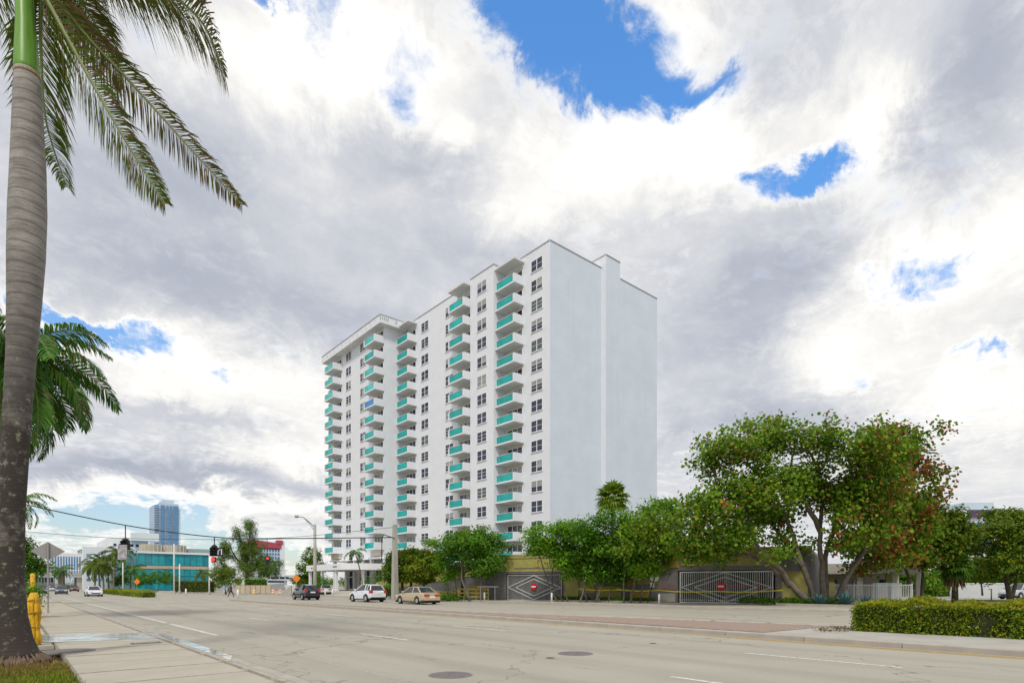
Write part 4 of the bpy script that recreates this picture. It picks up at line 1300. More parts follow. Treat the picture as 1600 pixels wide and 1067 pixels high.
lf_hedge = leafmat('hedge_leaf', [(0.080, 0.167, 0.014), (0.160, 0.272, 0.022), (0.250, 0.354, 0.022), (0.384, 0.438, 0.029)], .35)
lf_hedge_y = leafmat('hedge_yellow_lit_leaf', [(0.299, 0.322, 0.020), (0.437, 0.345, 0.020), (0.230, 0.299, 0.020)], .4)  # yellower tone, mostly on hedge tops: their lit look put into the colour
lf_palm = leafmat('palm_leaf', [(0.057, 0.102, 0.011), (0.098, 0.156, 0.014), (0.149, 0.198, 0.018), (0.069, 0.120, 0.013)], .3, .4)
lf_palm_g = leafmat('palm_leaf_cool', [(0.040, 0.138, 0.027), (0.069, 0.188, 0.027), (0.127, 0.250, 0.027), (0.046, 0.150, 0.036)], .3, .4)
lf_dead = leafmat('dry_palm_leaf', [(0.184, 0.121, 0.055), (0.253, 0.165, 0.080), (0.138, 0.094, 0.045), (0.115, 0.099, 0.030)], .3)
lf_fan = leafmat('fan_palm_leaf', [(0.090, 0.180, 0.014), (0.161, 0.270, 0.024), (0.251, 0.306, 0.030)], .3, .4)
lf_cas = leafmat('casuarina_needle', [(0.052, 0.142, 0.026), (0.086, 0.187, 0.033), (0.130, 0.244, 0.039)], .25)
lf_agave = leafmat('agave_leaf', [(0.060, 0.170, 0.180), (0.090, 0.220, 0.220), (0.050, 0.130, 0.140)], .15, .45)
m_rach = M('frond_midrib', (.16, .20, .05), .5, .2, 4)
m_shaft = M('crownshaft', (.13, .30, .03), .35, .25, 2.2, stretch=(3, 3, .4), spec=.5)


def tree(name, label, base, stems, lobes, k, per, spread, size, mats, seed, bark=None, r0=.22, shape='oval', gap=0, group=None, up=.55, pick=None, shell=.45, tw=60, flat_=.7, r1=.05, wob=.06):
    t = thing(name, label, 'tree', tuple(base), group=group)
    mb = MB(); st_ = []
    for i, s_ in enumerate(stems):
        st_.append(limb(mb, s_, r0 * (1 if i == 0 else .8), r1, seed + i, wob=wob))
    C = in_lobes(lobes, k, seed, shell, gap)
    rr = random.Random(seed)
    if tw: twigs(mb, st_, [C[i] for i in rr.sample(range(len(C)), min(tw, len(C)))], seed, r=.018)
    mb.build('trunk', bark or m_bark, t, True)
    o = np.mean(np.asarray(lobes)[:, :3], 0); o[2] -= .5
    leaves('crown', C, per, spread, size, mats, t, seed, up, shape, flat_, pick, o)
    return t


def vpt(px, py, d, b=0.0):
    q = at(px, d + b); return Vector((q.x, q.y, zat(py, d + b)))


# ---- the big spreading sea grape with red leaves
D0 = 43.5
Lg = [(1090, 722, 30, 24), (1130, 700, 50, 34), (1190, 690, 55, 34), (1250, 682, 52, 26), (1310, 698, 60, 36), (1372, 712, 52, 36), (1430, 706, 52, 38), (1460, 750, 30, 48),
      (1405, 780, 62, 48), (1340, 770, 64, 48), (1268, 760, 60, 42), (1195, 762, 62, 40), (1125, 775, 56, 36), (1070, 800, 48, 32), (1110, 838, 56, 24), (1168, 838, 44, 24),
      (1392, 845, 56, 26), (1452, 815, 34, 36), (1035, 822, 44, 26), (1345, 832, 44, 22), (1060, 850, 40, 16), (1130, 862, 36, 12), (1400, 872, 44, 16), (1450, 860, 30, 20), (1235, 812, 44, 20), (1300, 812, 40, 26), (1262, 850, 24, 10), (1335, 858, 28, 14), (1215, 840, 34, 12), (1300, 850, 34, 12), (1090, 868, 40, 10), (1180, 868, 30, 8), (1380, 885, 40, 10), (1020, 855, 36, 14), (1185, 805, 40, 22), (1310, 775, 50, 30), (1240, 660, 20, 8), (1268, 664, 12, 10), (1200, 660, 16, 7), (1420, 674, 24, 10), (1470, 672, 14, 8), (1100, 694, 18, 12)]
lob = view_lobes(Lg, 1280, D0, 3.4, 4)
stems = [[vpt(1268, 945, D0), vpt(1235, 912, D0), vpt(1195, 880, D0, .6), vpt(1150, 856, D0, 1), vpt(1095, 828, D0, 1.5)],
         [vpt(1235, 915, D0), vpt(1215, 885, D0, -.5), vpt(1185, 855, D0, -1), vpt(1165, 815, D0, -1.5), vpt(1120, 760, D0, -2)],
         [vpt(1276, 944, D0, .3), vpt(1255, 890, D0, .3), vpt(1240, 840, D0, .5), vpt(1218, 790, D0, .2), vpt(1178, 735, D0, 0), vpt(1140, 705, D0, 0)],
         [vpt(1255, 885, D0, .3), vpt(1228, 850, D0, 1), vpt(1205, 820, D0, 1.6), vpt(1150, 780, D0, 2)],
         [vpt(1288, 946, D0, -.2), vpt(1284, 880, D0, -.2), vpt(1282, 820, D0, -.4), vpt(1284, 760, D0, 0), vpt(1262, 700, D0, .5), vpt(1250, 680, D0, .5)],
         [vpt(1283, 830, D0, -.3), vpt(1262, 790, D0, -1), vpt(1240, 750, D0, -1.5), vpt(1238, 710, D0, -2)],
         [vpt(1292, 944, D0, .6), vpt(1290, 870, D0, .8), vpt(1312, 800, D0, 1), vpt(1330, 740, D0, 1), vpt(1318, 700, D0, 1)],
         [vpt(1302, 946, D0), vpt(1322, 905, D0), vpt(1345, 868, D0, -.3), vpt(1372, 825, D0, -.6), vpt(1400, 770, D0, -1), vpt(1425, 715, D0, -1)],
         [vpt(1340, 875, D0), vpt(1345, 830, D0, .8), vpt(1362, 770, D0, 1.4), vpt(1372, 715, D0, 1.5)]]


def pick_grape(pos, rs):
    a = (pos - np.array(at(1280, D0))) @ RV * 907 / D0 + 1280
    pr = np.clip((a - 1230) / 230, 0, 1) * .40 + .05
    f = np.sin(pos @ np.array([1.1, .7, .9])) + np.sin(pos @ np.array([-.6, 1.3, 1.5]))
    pr = pr * np.clip(.8 + f * .6, .05, 1.9)
    u = rs.uniform(size=len(pos))
    return np.where(u < pr, 2, np.where(rs.uniform(size=len(pos)) < .35, 1, 0))


tree('sea_grape_tree', 'wide spreading tree with several pale trunks and reddening leaves', at(1280, D0), stems, lob, 3600, 21, .40, .105, [lf_grape, lf_grape_d, lf_red], 7,
     M('sea_grape_bark', (.15, .13, .105), .95, .3, 2.5, .8, 14, stain=((.26, .15, .08), 1.2, .58, .8)), .30, 'round', 0.62, None, .5, pick_grape, .5, 420, .75, .06, .07)

# ---- row of street trees along the garage wall
gr = 'street trees along the garage wall'
def street_tree(label, px, d, L, trunks, k, seed, mats, dep=1.6, per=26, size=.085, r0=.1, gap=.35, up=.6, bark=None, spread=.34, name='street_tree', kf=1.5):
    lobes = view_lobes(L, px, d, dep, seed)
    return tree(name, label, at(px, d), [[vpt(x, y, d, b) for x, y, b in s_] for s_ in trunks], lobes, int(k * kf), int(per * 1.5), spread, size * 1.4, mats, seed, bark or m_bark, r0, 'oval', gap, gr, up, None, .5, 60, .6, .03, .04)

street_tree('leafy street tree leaning left across the first gate', 880, 53,
            [(845, 838, 34, 18), (880, 828, 36, 16), (850, 858, 36, 18), (888, 860, 30, 20), (905, 840, 30, 22), (880, 878, 24, 14), (895, 892, 26, 14)],
            [[(872, 942, 0), (858, 915, 0), (848, 885, .3), (840, 855, .5)], [(882, 942, .4), (862, 908, .2), (868, 875, .8), (880, 840, 1)], [(888, 942, -.2), (880, 905, 0), (892, 868, .3), (905, 845, .5)]], 260, 31, [lf_green, lf_bright])
street_tree('dense dark street tree with many thin trunks in mid wall', 935, 51,
            [(920, 828, 34, 24), (955, 820, 36, 24), (940, 852, 40, 26), (975, 845, 32, 28), (915, 868, 30, 20), (955, 880, 40, 20), (985, 870, 24, 20), (925, 895, 34, 16), (965, 903, 34, 12)],
            [[(905, 944, 0), (915, 905, 0), (910, 860, .2)], [(918, 944, .5), (912, 900, .4), (930, 850, .5)], [(938, 944, 0), (930, 900, 0), (948, 850, .2)], [(950, 944, .4), (958, 900, .2), (965, 850, .3)], [(930, 945, -.3), (945, 905, -.3), (975, 860, 0)]], 330, 32, [lf_green, lf_green, lf_dark])
street_tree('broad leaved street tree left of the barred gate', 1010, 49.5,
            [(1005, 812, 36, 22), (1040, 800, 30, 24), (1020, 840, 42, 26), (985, 838, 28, 24), (1050, 835, 28, 30), (1000, 868, 36, 18), (1045, 868, 24, 14), (1000, 890, 30, 12)],
            [[(985, 944, 0), (992, 905, 0), (1000, 860, .2), (1005, 820, .3)], [(1000, 944, .4), (1005, 905, .2), (1022, 855, .4)], [(975, 944, .3), (975, 900, .2), (985, 850, .2)]], 300, 33, [lf_grape, lf_green, lf_bright], size=.10)
street_tree('round crowned street tree left of the first gate', 738, 57,
            [(715, 848, 34, 20), (750, 838, 38, 20), (770, 858, 26, 24), (735, 868, 42, 22), (702, 866, 22, 18), (765, 882, 28, 16), (750, 892, 26, 14), (745, 850, 40, 28)],
            [[(735, 938, 0), (722, 905, 0), (722, 870, .2), (712, 850, .3)], [(726, 893, 0), (735, 870, .3), (745, 845, .4)], [(752, 938, .3), (752, 905, .2), (745, 885, .3), (765, 855, .4)]], 300, 34, [lf_green, lf_green, lf_dark], r0=.13)
street_tree('sparse young street tree with pale stem beside the gold sedan', 703, 59,
            [(695, 882, 18, 8), (712, 890, 16, 10), (700, 902, 12, 8), (675, 850, 14, 8)],
            [[(703, 938, 0), (698, 915, 0), (704, 895, .1), (696, 880, .1)], [(704, 897, 0), (713, 888, .1)], [(715, 938, .3), (711, 905, .2), (712, 888, .2)]], 60, 35, [lf_bright, lf_green], dep=.6, per=18, gap=0, r0=.09)
# three rounded palms-like shade trees beside the pole
for i, (px, cx, cy, rx, ry, lab) in enumerate(((628, 626, 886, 22, 26, 'dark rounded tree nearest the lobby beside the utility pole'), (641, 643, 882, 24, 28, 'middle rounded olive tree right of the utility pole'),
                                               (661, 664, 884, 24, 26, 'yellowish rounded tree behind the gold sedan'))):
    d = 66 - i * 1.5
    street_tree(lab, px, d, [(cx, cy, rx, ry), (cx - 8, cy + 8, rx * .8, ry * .6), (cx + 8, cy - 6, rx * .7, ry * .7)],
                [[(px, 936, 0), (px + 1, 905, 0), (cx, cy, 0)]], 150, 50 + i, [[lf_dark, lf_dark, lf_olive], [lf_olive, lf_dark], [lf_olive, lf_fan]][i], dep=.6, per=34, gap=0, r0=.24, bark=m_bark_d, size=.10, spread=.3, kf=2.0)

# ---- right-hand side trees
gr = 'trees at the right edge'
street_tree('dark leafy tree behind the hedge next to the sea grape', 1432, 50,
            [(1480, 850, 36, 30), (1500, 830, 30, 24), (1420, 800, 30, 26), (1440, 835, 40, 30), (1405, 850, 30, 26), (1450, 800, 30, 22), (1440, 868, 34, 20), (1470, 815, 26, 28)],
            [[(1425, 938, 0), (1420, 905, 0), (1412, 870, .2), (1415, 830, .2)], [(1440, 938, .3), (1443, 890, .2), (1450, 840, .3)]], 280, 61, [lf_olive, lf_dark], r0=.25, bark=m_bark_d, size=.11, kf=2.4)
street_tree('broad dark canopy tree at the right edge of the picture', 1570, 54,
            [(1520, 838, 30, 22), (1545, 880, 34, 18), (1600, 890, 34, 16), (1545, 828, 34, 18), (1580, 815, 40, 18), (1620, 820, 40, 24), (1560, 850, 44, 20), (1600, 855, 50, 26), (1640, 850, 40, 30), (1535, 855, 24, 16), (1590, 806, 30, 10)],
            [[(1578, 936, 0), (1572, 905, 0), (1560, 875, .2), (1550, 850, .3)], [(1580, 936, .2), (1590, 900, .2), (1605, 865, .2)], [(1572, 905, 0), (1585, 870, -.5), (1620, 840, -.5)]], 330, 62, [lf_olive, lf_dark], r0=.28, bark=m_bark_d, dep=2.2, size=.10, kf=2.4)
street_tree('low pale green shrub tree below the broad dark canopy', 1535, 60,
            [(1530, 882, 26, 18), (1515, 895, 16, 14), (1550, 895, 20, 16)], [[(1535, 930, 0), (1532, 905, 0), (1530, 885, 0)]], 110, 63, [lf_olive, lf_bright], dep=.8, gap=0)


# ---- palms
def frond(mb, pts, L, seed, n=46, w=.035, droop=.5, vee=.25, r0=.035, dead=.0, start=.14, mi=(0, 1, 2), full=1.0, roll=0.0):
    """feather leaf: a curved midrib with drooping leaflets on both sides"""
    rr = random.Random(seed); P_ = [Vector(p) for p in pts]; path = []
    m = len(P_)
    for i in range(m - 1):
        p0, p1, p2, p3 = P_[max(i - 1, 0)], P_[i], P_[i + 1], P_[min(i + 2, m - 1)]
        for j in range(6):
            u = j / 6
            path.append(.5 * ((2 * p1) + (p2 - p0) * u + (2 * p0 - 5 * p1 + 4 * p2 - p3) * u * u + (3 * p1 - p0 - 3 * p2 + p3) * u ** 3))
    path.append(P_[-1])
    q = len(path)
    mb.tube(path, [r0 * (1 - .85 * i / (q - 1)) for i in range(q)], 5, mi[0])
    side0 = None
    for k in range(n):
        f = start + (1 - start) * (k + rr.uniform(-.3, .3)) / (n - 1); f = min(max(f, .0), .999)
        x = f * (q - 1); i = int(x); p = path[i].lerp(path[min(i + 1, q - 1)], x - i)
        T = (path[min(i + 1, q - 1)] - path[max(i - 1, 0)]).normalized()
        s_ = T.cross(Vector((0, 0, 1)))
        if s_.length < .25 and side0 is not None: s_ = side0
        s_ = s_.normalized()
        if side0 is not None and s_.dot(side0) < 0: s_ = -s_
        side0 = s_
        N = s_.cross(T)
        if N.z < 0: N = -N
        s_, N = s_ * math.cos(roll) + N * math.sin(roll), N * math.cos(roll) - s_ * math.sin(roll)
        prof = math.sin(math.pi * min(1, .12 + .88 * (f - start) / (1 - start)) ** .75) ** .6
        for sg in (-1, 1):
            if rr.random() > full: continue
            l = L * max(.25, prof) * rr.uniform(.8, 1.12)
            dr = (T * rr.uniform(.45, .75) + s_ * sg * rr.uniform(.6, .85) + N * rr.uniform(-.1, vee)).normalized()
            g = Vector((0, 0, -droop * rr.uniform(.7, 1.3)))
            a = p; b = a + dr * l * .4 + g * l * .05; c = b + (dr * .75 + g).normalized() * l * .35; e = c + (dr * .45 + g * 1.5).normalized() * l * .3
            wv = dr.cross(s_ * .2 + N).normalized() * (w * rr.uniform(.7, 1.2))
            mt = mi[2] if rr.random() < dead else mi[1]
            mb.add([a - wv * .4, a + wv * .4, b + wv, b - wv, c + wv * .75, c - wv * .75, e], [(0, 1, 2, 3), (3, 2, 4, 5), (5, 4, 6)], mt)


def palm(label, base, h, r0, r1, nf, fl, L, seed, mats, name='royal_palm', shaft=True, lean=(0, 0), n=34, droop=.6, w=.05, up=(.9, -.5), bark=None, group='feather palms', dead=.04, th=1.0):
    t = thing(name, label, 'palm tree', tuple(base), group=group)
    rr = random.Random(seed); b = Vector(base)
    top = b + Vector((lean[0], lean[1], h))
    pts = [b.lerp(top, f) + Vector((lean[0], lean[1], 0)) * (-.25 * math.sin(math.pi * f)) for f in [i / 10 for i in range(11)]]
    rad = [r0 * 1.35 if i == 0 else r0 + (r1 - r0) * i / 10 for i in range(11)]
    mb = MB(); mb.tube(pts, rad, 12); mb.build('trunk', bark or m_bark, t, True)
    ct = top
    if shaft:
        ct = top + Vector((0, 0, r1 * 6)); mb = MB(); mb.tube([top, top + Vector((0, 0, r1 * 1.2)), ct], [r1 * 1.1, r1 * 1.25, r1 * .6], 10); mb.build('crownshaft', m_shaft, t, True)
    for k in range(nf):
        g = 2 * math.pi * (k * .618034 % 1) + rr.uniform(-.2, .2); e = up[0] + (up[1] - up[0]) * ((k + .5) / nf) + rr.uniform(-.12, .12)
        u = Vector((math.cos(g), math.sin(g), 0)); l = fl * rr.uniform(.85, 1.1)
        P_ = [ct]
        q = ct.copy(); ang = e
        for j in range(4):
            q = q + (u * math.cos(ang) + Vector((0, 0, math.sin(ang)))) * (l / 4); P_.append(q.copy()); ang -= rr.uniform(.32, .5) * th
        mb = MB(); frond(mb, P_, L, seed * 100 + k, n, w, droop, .3, .03 * fl / 3, dead, roll=rr.uniform(-.7, .7))
        mb.build('frond', mats, t)
    return t


pm_ = [m_rach, lf_palm, lf_dead]
pm_g = [m_rach, lf_palm_g, lf_dead]
# near royal palm
DP = 11.3
b0 = at(25, DP, .08)
t = thing('royal_palm', 'tall royal palm with smooth grey trunk and green crownshaft at left edge', 'palm tree', tuple(b0), group='feather palms')
ctr = [(25, 1040, 46), (22, 1022, 40), (19, 1000, 33), (16, 960, 27), (15, 900, 23.5), (17, 800, 22.5), (23, 700, 23), (28, 630, 23), (33, 560, 24), (38, 470, 27.5), (41, 400, 30.5), (43, 330, 31), (44, 260, 28.5), (43.5, 190, 25), (43, 140, 22.5), (42, 114, 21)]
pts = [vpt(x, y, DP) for x, y, r in ctr]; pts[0].z = .05
mb = MB(); mb.tube(pts, [r / 907 * DP * .79 for x, y, r in ctr], 28); 
m_, t_, b_ = newmat('royal_palm_bark')
tcn = t_.nodes.new('ShaderNodeTexCoord'); sp = t_.nodes.new('ShaderNodeSeparateXYZ'); t_.links.new(tcn.outputs['Object'], sp.inputs[0])
c = mixc(t_, rng_map(t_, noise_tex(t_, 2.2, 7, .65, stretch=(1, 1, 2.2)), .35, .65), (.20, .185, .17), (.36, .34, .315))
c = mixc(t_, rng_map(t_, noise_tex(t_, 6, 6, .7, stretch=(.25, .25, 6)), .56, .66, 0, .75), c, (.085, .07, .06))          # ring scars
wv_ = t_.nodes.new('ShaderNodeTexWave'); wv_.bands_direction = 'Z'; wv_.inputs['Scale'].default_value = 1.6; wv_.inputs['Distortion'].default_value = 3.0; wv_.inputs['Detail'].default_value = 5; wv_.inputs['Detail Scale'].default_value = .6
t_.links.new(tcn.outputs['Object'], wv_.inputs['Vector'])
c = mixc(t_, rng_map(t_, wv_.outputs['Fac'], .86, .97, 0, .55), c, (.12, .10, .09))
zf = rng_map(t_, sp.outputs[2], 4.5, 8.5, 1, 0)
n_ = t_.nodes.new('ShaderNodeMath'); n_.operation = 'MULTIPLY'; t_.links.new(zf, n_.inputs[0]); t_.links.new(rng_map(t_, noise_tex(t_, 1.6, 7, .7), .2, .48), n_.inputs[1])
c = mixc(t_, n_.outputs[0], c, (.045, .036, .03))                                                                       # blotchy, darker towards the base
n2 = t_.nodes.new('ShaderNodeMath'); n2.operation = 'MULTIPLY'; t_.links.new(rng_map(t_, sp.outputs[2], 5.0, 7.0, 1, 0), n2.inputs[0]); t_.links.new(rng_map(t_, noise_tex(t_, 6.5, 7, .72), .56, .68, 0, .8), n2.inputs[1])
c = mixc(t_, n2.outputs[0], c, (.32, .34, .25))                                                                         # lichen
t_.links.new(c, b_.inputs['Base Color']); b_.inputs['Roughness'].default_value = .9
bn = t_.nodes.new('ShaderNodeBump'); bn.inputs['Strength'].default_value = .7; bn.inputs['Distance'].default_value = .03
t_.links.new(noise_tex(t_, 7, 7, .7, stretch=(.4, .4, 4)), bn.inputs['Height']); t_.links.new(bn.outputs[0], b_.inputs['Normal'])
mb.build('trunk', m_, t, True)
rr = random.Random(2)
mb = MB()
for k in range(260):      # exposed roots round the foot
    g = rr.uniform(0, 2 * math.pi); r_ = .43 + rr.uniform(-.04, .08)
    p0 = b0 + Vector((math.cos(g) * .37, math.sin(g) * .37, rr.uniform(.03, .2))); p1 = b0 + Vector((math.cos(g) * r_ * 1.12, math.sin(g) * r_ * 1.12, -.02))
    mb.tube([p0, p0.lerp(p1, .5) + Vector((math.cos(g), math.sin(g), 0)) * .05, p1], [.012, .028, .02], 6)
mb.build('root_mat', M('root_brown', (.15, .105, .075), .95, .3, 5), t, True)
cs = [(42.5, 120, 20.5), (41.5, 108, 20.8), (41, 85, 19.5), (40, 40, 16.5), (38, -10, 14.5), (38, -60, 11), (40, -90, 7)]
mb = MB(); mb.tube([vpt(x, y, DP) for x, y, r in cs], [r / 907 * DP * .79 for x, y, r in cs], 20); mb.build('crownshaft', m_shaft, t, True)
mb = MB(); mb.tube([vpt(42.3, 122, DP), vpt(42.2, 116, DP)], [17.2 / 907 * DP, 16.7 / 907 * DP], 20); mb.build('shaft_collar', M('brown_collar', (.26, .17, .09), .8, .2, 6), t, True)
FR = [  # midrib points: px, py, depth offset; leaflet length; share of dry leaflets
    ([(44, -40, 0), (62, -5, .25), (64, 80, .5), (72, 190, .6), (104, 292, .6)], .80, .10),
    ([(44, -55, 0), (95, 40, -.1), (150, 140, -.2), (205, 235, -.2), (258, 318, -.1)], .72, .28),
    ([(46, -60, 0), (125, 45, .5), (205, 130, .8), (300, 235, 1.0), (378, 320, 1.2)], .58, .62),
    ([(44, -80, 0), (140, -60, -.6), (240, -25, -.9), (315, 35, -1.0), (352, 120, -1.0)], .95, .42),
    ([(44, -80, 0), (110, -70, .8), (180, -50, 1.4), (255, -15, 1.8), (318, 75, 2.0)], .85, .30),
    ([(44, -75, 0), (90, -45, 1.2), (125, 0, 2.0), (160, 60, 2.4), (190, 140, 2.6)], .70, .5),
    ([(40, -80, 0), (-20, -60, .6), (-80, 10, 1.0), (-110, 120, 1.1), (-120, 230, 1.1)], .9, .15),
    ([(40, -80, 0), (0, -70, 1.2), (-50, -10, 2.2), (-90, 70, 2.8), (-105, 170, 3)], .9, .15),
    ([(42, -90, 0), (40, -220, .5), (80, -330, 1.3), (160, -370, 2.2), (250, -340, 2.8)], .9, .05),
    ([(42, -90, 0), (20, -220, -.3), (-60, -330, -.8), (-150, -360, -1.2), (-240, -320, -1.5)], .9, .05),
    ([(42, -85, 0), (60, -130, 1.6), (90, -140, 3.0), (110, -80, 4.0), (120, 20, 4.5)], .85, .2),
    ([(42, -90, 0), (130, -160, -.4), (240, -190, -.7), (340, -150, -1.0), (400, -60, -1.1)], .85, .2)]
RO = [.3, 1.15, 1.2, .5, .2, .6, 0, 0, 0, 0, 0, .3]
for k, (P_, L, dd) in enumerate(FR):
    mb = MB(); frond(mb, [vpt(x, y, DP, b) for x, y, b in P_], L * 1.25, 700 + k, 190, .0135, .5, .2, .05, dd, .10, roll=RO[k])
    mb.build('frond', pm_, t)
# second and third palms of the pavement row
palm('second royal palm with drooping cool green fronds behind the near trunk', at(22, 25.5, .1), 10.2, .26, .2, 32, 4.6, 1.15, 41, pm_g, n=90, droop=.7, w=.034, up=(1.05, -1.0), th=1.0, dead=.08)
palm('small third palm of the row just above the diamond sign', at(31, 47, .1), 7.4, .2, .15, 14, 2.9, .6, 42, pm_g, n=34, droop=.7, w=.03, up=(.9, -.6))
# coconut palms down the avenue
for i, (px, d, h, lab) in enumerate(((148, 150, 7.2, 'leftmost of the clustered coconut palms at the hedge end'), (162, 146, 7.8, 'second coconut palm in the cluster at the hedge end'), (177, 140, 9.3, 'tallest coconut palm of the cluster at the hedge end'),
                                     (156, 140, 6.2, 'short coconut palm in the middle of the cluster'), (170, 152, 6.6, 'coconut palm low in the cluster beside the tallest'), (204, 152, 5.6, 'lone short palm left of the teal building'))):
    palm(lab, at(px, d, 0), h, .22, .14, 15, 4.4, 1.0, 80 + i, pm_ if i != 5 else pm_g, 'coconut_palm', False, (random.Random(i).uniform(-.8, .8), 0), 20, .55, .11, (1.0, -.6))
palm('bushy palm with a thick grey trunk in front of the overpass', at(96, 175, 0), 6.0, .9, .8, 16, 3.6, .9, 95, pm_g, 'date_palm', False, (0, 0), 18, .4, .11, (1.2, -.5))
palm('small palm with dark fronds before the tower lobby', at(567, 78, .1), 5.6, .09, .07, 9, 1.9, .5, 96, pm_g, 'christmas_palm', True, (-.9, .3), 20, .6, .05, (.6, -.7))
palm('small palm with orange tinted base right of the teal building', at(316, 130, 0), 4.3, .16, .14, 13, 2.6, .7, 97, pm_, 'date_palm', False, (0, 0), 18, .5, .07)


def fanleaf(mb, p, d, r, seed, mi=0, nseg=16):
    rr = random.Random(seed); d = d.normalized(); s_ = d.cross(Vector((0, 0, 1))); s_ = s_.normalized() if s_.length > .1 else Vector((1, 0, 0)); N = s_.cross(d)
    for k in range(nseg):
        g = (k / (nseg - 1) - .5) * 4.4; v = d * math.cos(g) + s_ * math.sin(g)
        l = r * (1 - .12 * abs(g) / 2.2) * rr.uniform(.85, 1.1); wv = N.cross(v).normalized() * (r * .085)
        m_e = p + v * l * .55 + N * .02; e = p + v * l + Vector((0, 0, -l * rr.uniform(.1, .4)))
        mb.add([p, m_e + wv, e, m_e - wv], [(0, 1, 2, 3)], mi)


def fan_palm(label, base, h, r, nl, lr, pl, seed, mats=None, skirt=0, lo=-.6, name='fan_palm', trunk_pts=None):
    t = thing(name, label, 'palm tree', tuple(base), group='fan palms'); rr = random.Random(seed); b = Vector(base); top = b + Vector((0, 0, h))
    mb = MB(); mb.tube(trunk_pts or [b, b.lerp(top, .5), top], [r * 1.2, r, r], 10) ; mb.build('trunk', m_bark_d, t, True)
    mb, st_ = MB(), MB()
    for k in range(nl):
        g = 2 * math.pi * (k * .618034 % 1); e = 1.35 + (lo - 1.35) * (k + .5) / nl + rr.uniform(-.1, .1)
        u = Vector((math.cos(g) * math.cos(e), math.sin(g) * math.cos(e), math.sin(e))); q = top + u * pl * rr.uniform(.85, 1.1)
        st_.tube([top, q], .02, 4); fanleaf(mb, q, (u + Vector((0, 0, -.25))), lr * rr.uniform(.85, 1.1), seed * 50 + k)
    st_.build('petioles', m_rach, t); mb.build('crown', mats or lf_fan, t)
    if skirt:
        mb = MB()
        for k in range(skirt):
            g = rr.uniform(0, 6.283); z = rr.uniform(.1, 1.6); u = Vector((math.cos(g), math.sin(g), 0))
            q = top + u * (r + .1 + .25 * rr.random()) - Vector((0, 0, z * .6)); mb.bar(q, q + u * .25 - Vector((0, 0, rr.uniform(.6, 1.3))), .09, .01)
        mb.build('dry_skirt', lf_dead, t)
    return t


fan_palm('fan palm rising alone above the tree row before the blank wall', at(957, 60, .1), 10.4, .16, 44, 1.15, 1.05, 5, lo=-.75)
fan_palm('fan palm showing above the round crowned street tree', at(722, 63, .1), 6.2, .15, 26, .8, .9, 6)
fan_palm('fan palm half hidden behind the round crowned tree', at(748, 63.5, .1), 6.0, .15, 26, .8, .9, 9)
fan_palm('short fan palm with a skirt of dry fronds behind the hedge', at(1492, 50, .1), 3.2, .22, 34, 1.0, .9, 8, [lf_dark], 130, -.9)

# ---- casuarina
DC = 118
Lc = [(392, 822, 10, 14), (372, 832, 8, 14), (398, 835, 12, 12), (380, 850, 16, 14), (360, 858, 10, 14), (395, 858, 22, 14), (375, 872, 30, 14), (350, 875, 14, 12), (408, 876, 28, 12), (385, 888, 40, 14), (425, 888, 18, 9), (350, 893, 16, 10), (412, 898, 26, 8), (436, 880, 8, 5)]
lob = view_lobes(Lc, 385, DC, 2.0, 9)
tree('casuarina_tree', 'tall feathery casuarina tree beside the red topped building', at(385, DC), [[vpt(385, 925, DC), vpt(386, 890, DC), vpt(388, 850, DC), vpt(392, 815, DC)], [vpt(386, 895, DC), vpt(365, 865, DC), vpt(358, 845, DC)], [vpt(386, 895, DC), vpt(415, 880, DC), vpt(438, 876, DC)], [vpt(388, 870, DC), vpt(376, 845, DC), vpt(372, 825, DC)]],
     lob, 620, 46, .36, .17, [lf_cas, lf_cas, lf_olive], 13, m_bark_d, .3, 'strip', .9, None, .1, None, .6, 60, 1.1)


def clump(name, label, px, d, L, k, per, size, mats, seed, cat='shrub', group=None, dep=.6, stem=True, shape='oval', spread=.3, zb=0.0):
    lobes = view_lobes(L, px, d, dep, seed); b = at(px, d, zb)
    t = thing(name, label, cat, tuple(b), group=group)
    mb = MB(); rr = random.Random(seed)
    for k_ in range(5):
        q = lobes[rr.randrange(len(lobes))]; mb.tube([b + Vector((rr.uniform(-.1, .1), rr.uniform(-.1, .1), 0)), Vector(q[:3])], [.05, .015], 5)
    mb.build('stems', m_bark_d, t)
    o = np.mean(np.asarray(lobes)[:, :3], 0)
    leaves('foliage', in_lobes(lobes, k, seed, .4), per, spread, size, mats, t, seed, .5, shape, .8, None, o)
    return t


gs = 'shrubs and small trees across the junction'
clump('shrub', 'dark leafy tree behind the street lamp left of the lobby', 485, 126, [(490, 868, 16, 14), (478, 885, 16, 14), (495, 888, 16, 16), (485, 903, 22, 10), (475, 912, 16, 6), (465, 905, 14, 8)], 260, 34, .17, [lf_dark, lf_olive, lf_green], 71, 'tree', gs, 1.5)
clump('shrub', 'rounded olive tree under the hanging arrow signal', 353, 100, [(352, 895, 18, 10), (340, 900, 14, 8), (362, 902, 14, 8)], 130, 26, .11, [lf_olive, lf_dark], 72, 'tree', gs, 1)
clump('shrub', 'dark shrubs in front of the teal building', 245, 140, [(232, 903, 20, 10), (255, 902, 18, 11), (268, 908, 16, 8), (222, 910, 12, 6)], 170, 24, .16, [lf_dark, lf_green], 73, 'shrub', gs, 1.5)
clump('shrub', 'round shrub at the foot of the white building', 190, 150, [(190, 905, 10, 8), (182, 909, 8, 6)], 60, 24, .18, [lf_dark], 74, 'shrub', gs, 1)
clump('shrub', 'green bush behind the yellow wrapped bollard', 49, 27, [(50, 928, 12, 12), (44, 940, 12, 14), (53, 948, 8, 10)], 110, 26, .05, [lf_green, lf_bright], 75, 'shrub', None, .5, spread=.16, zb=.1)
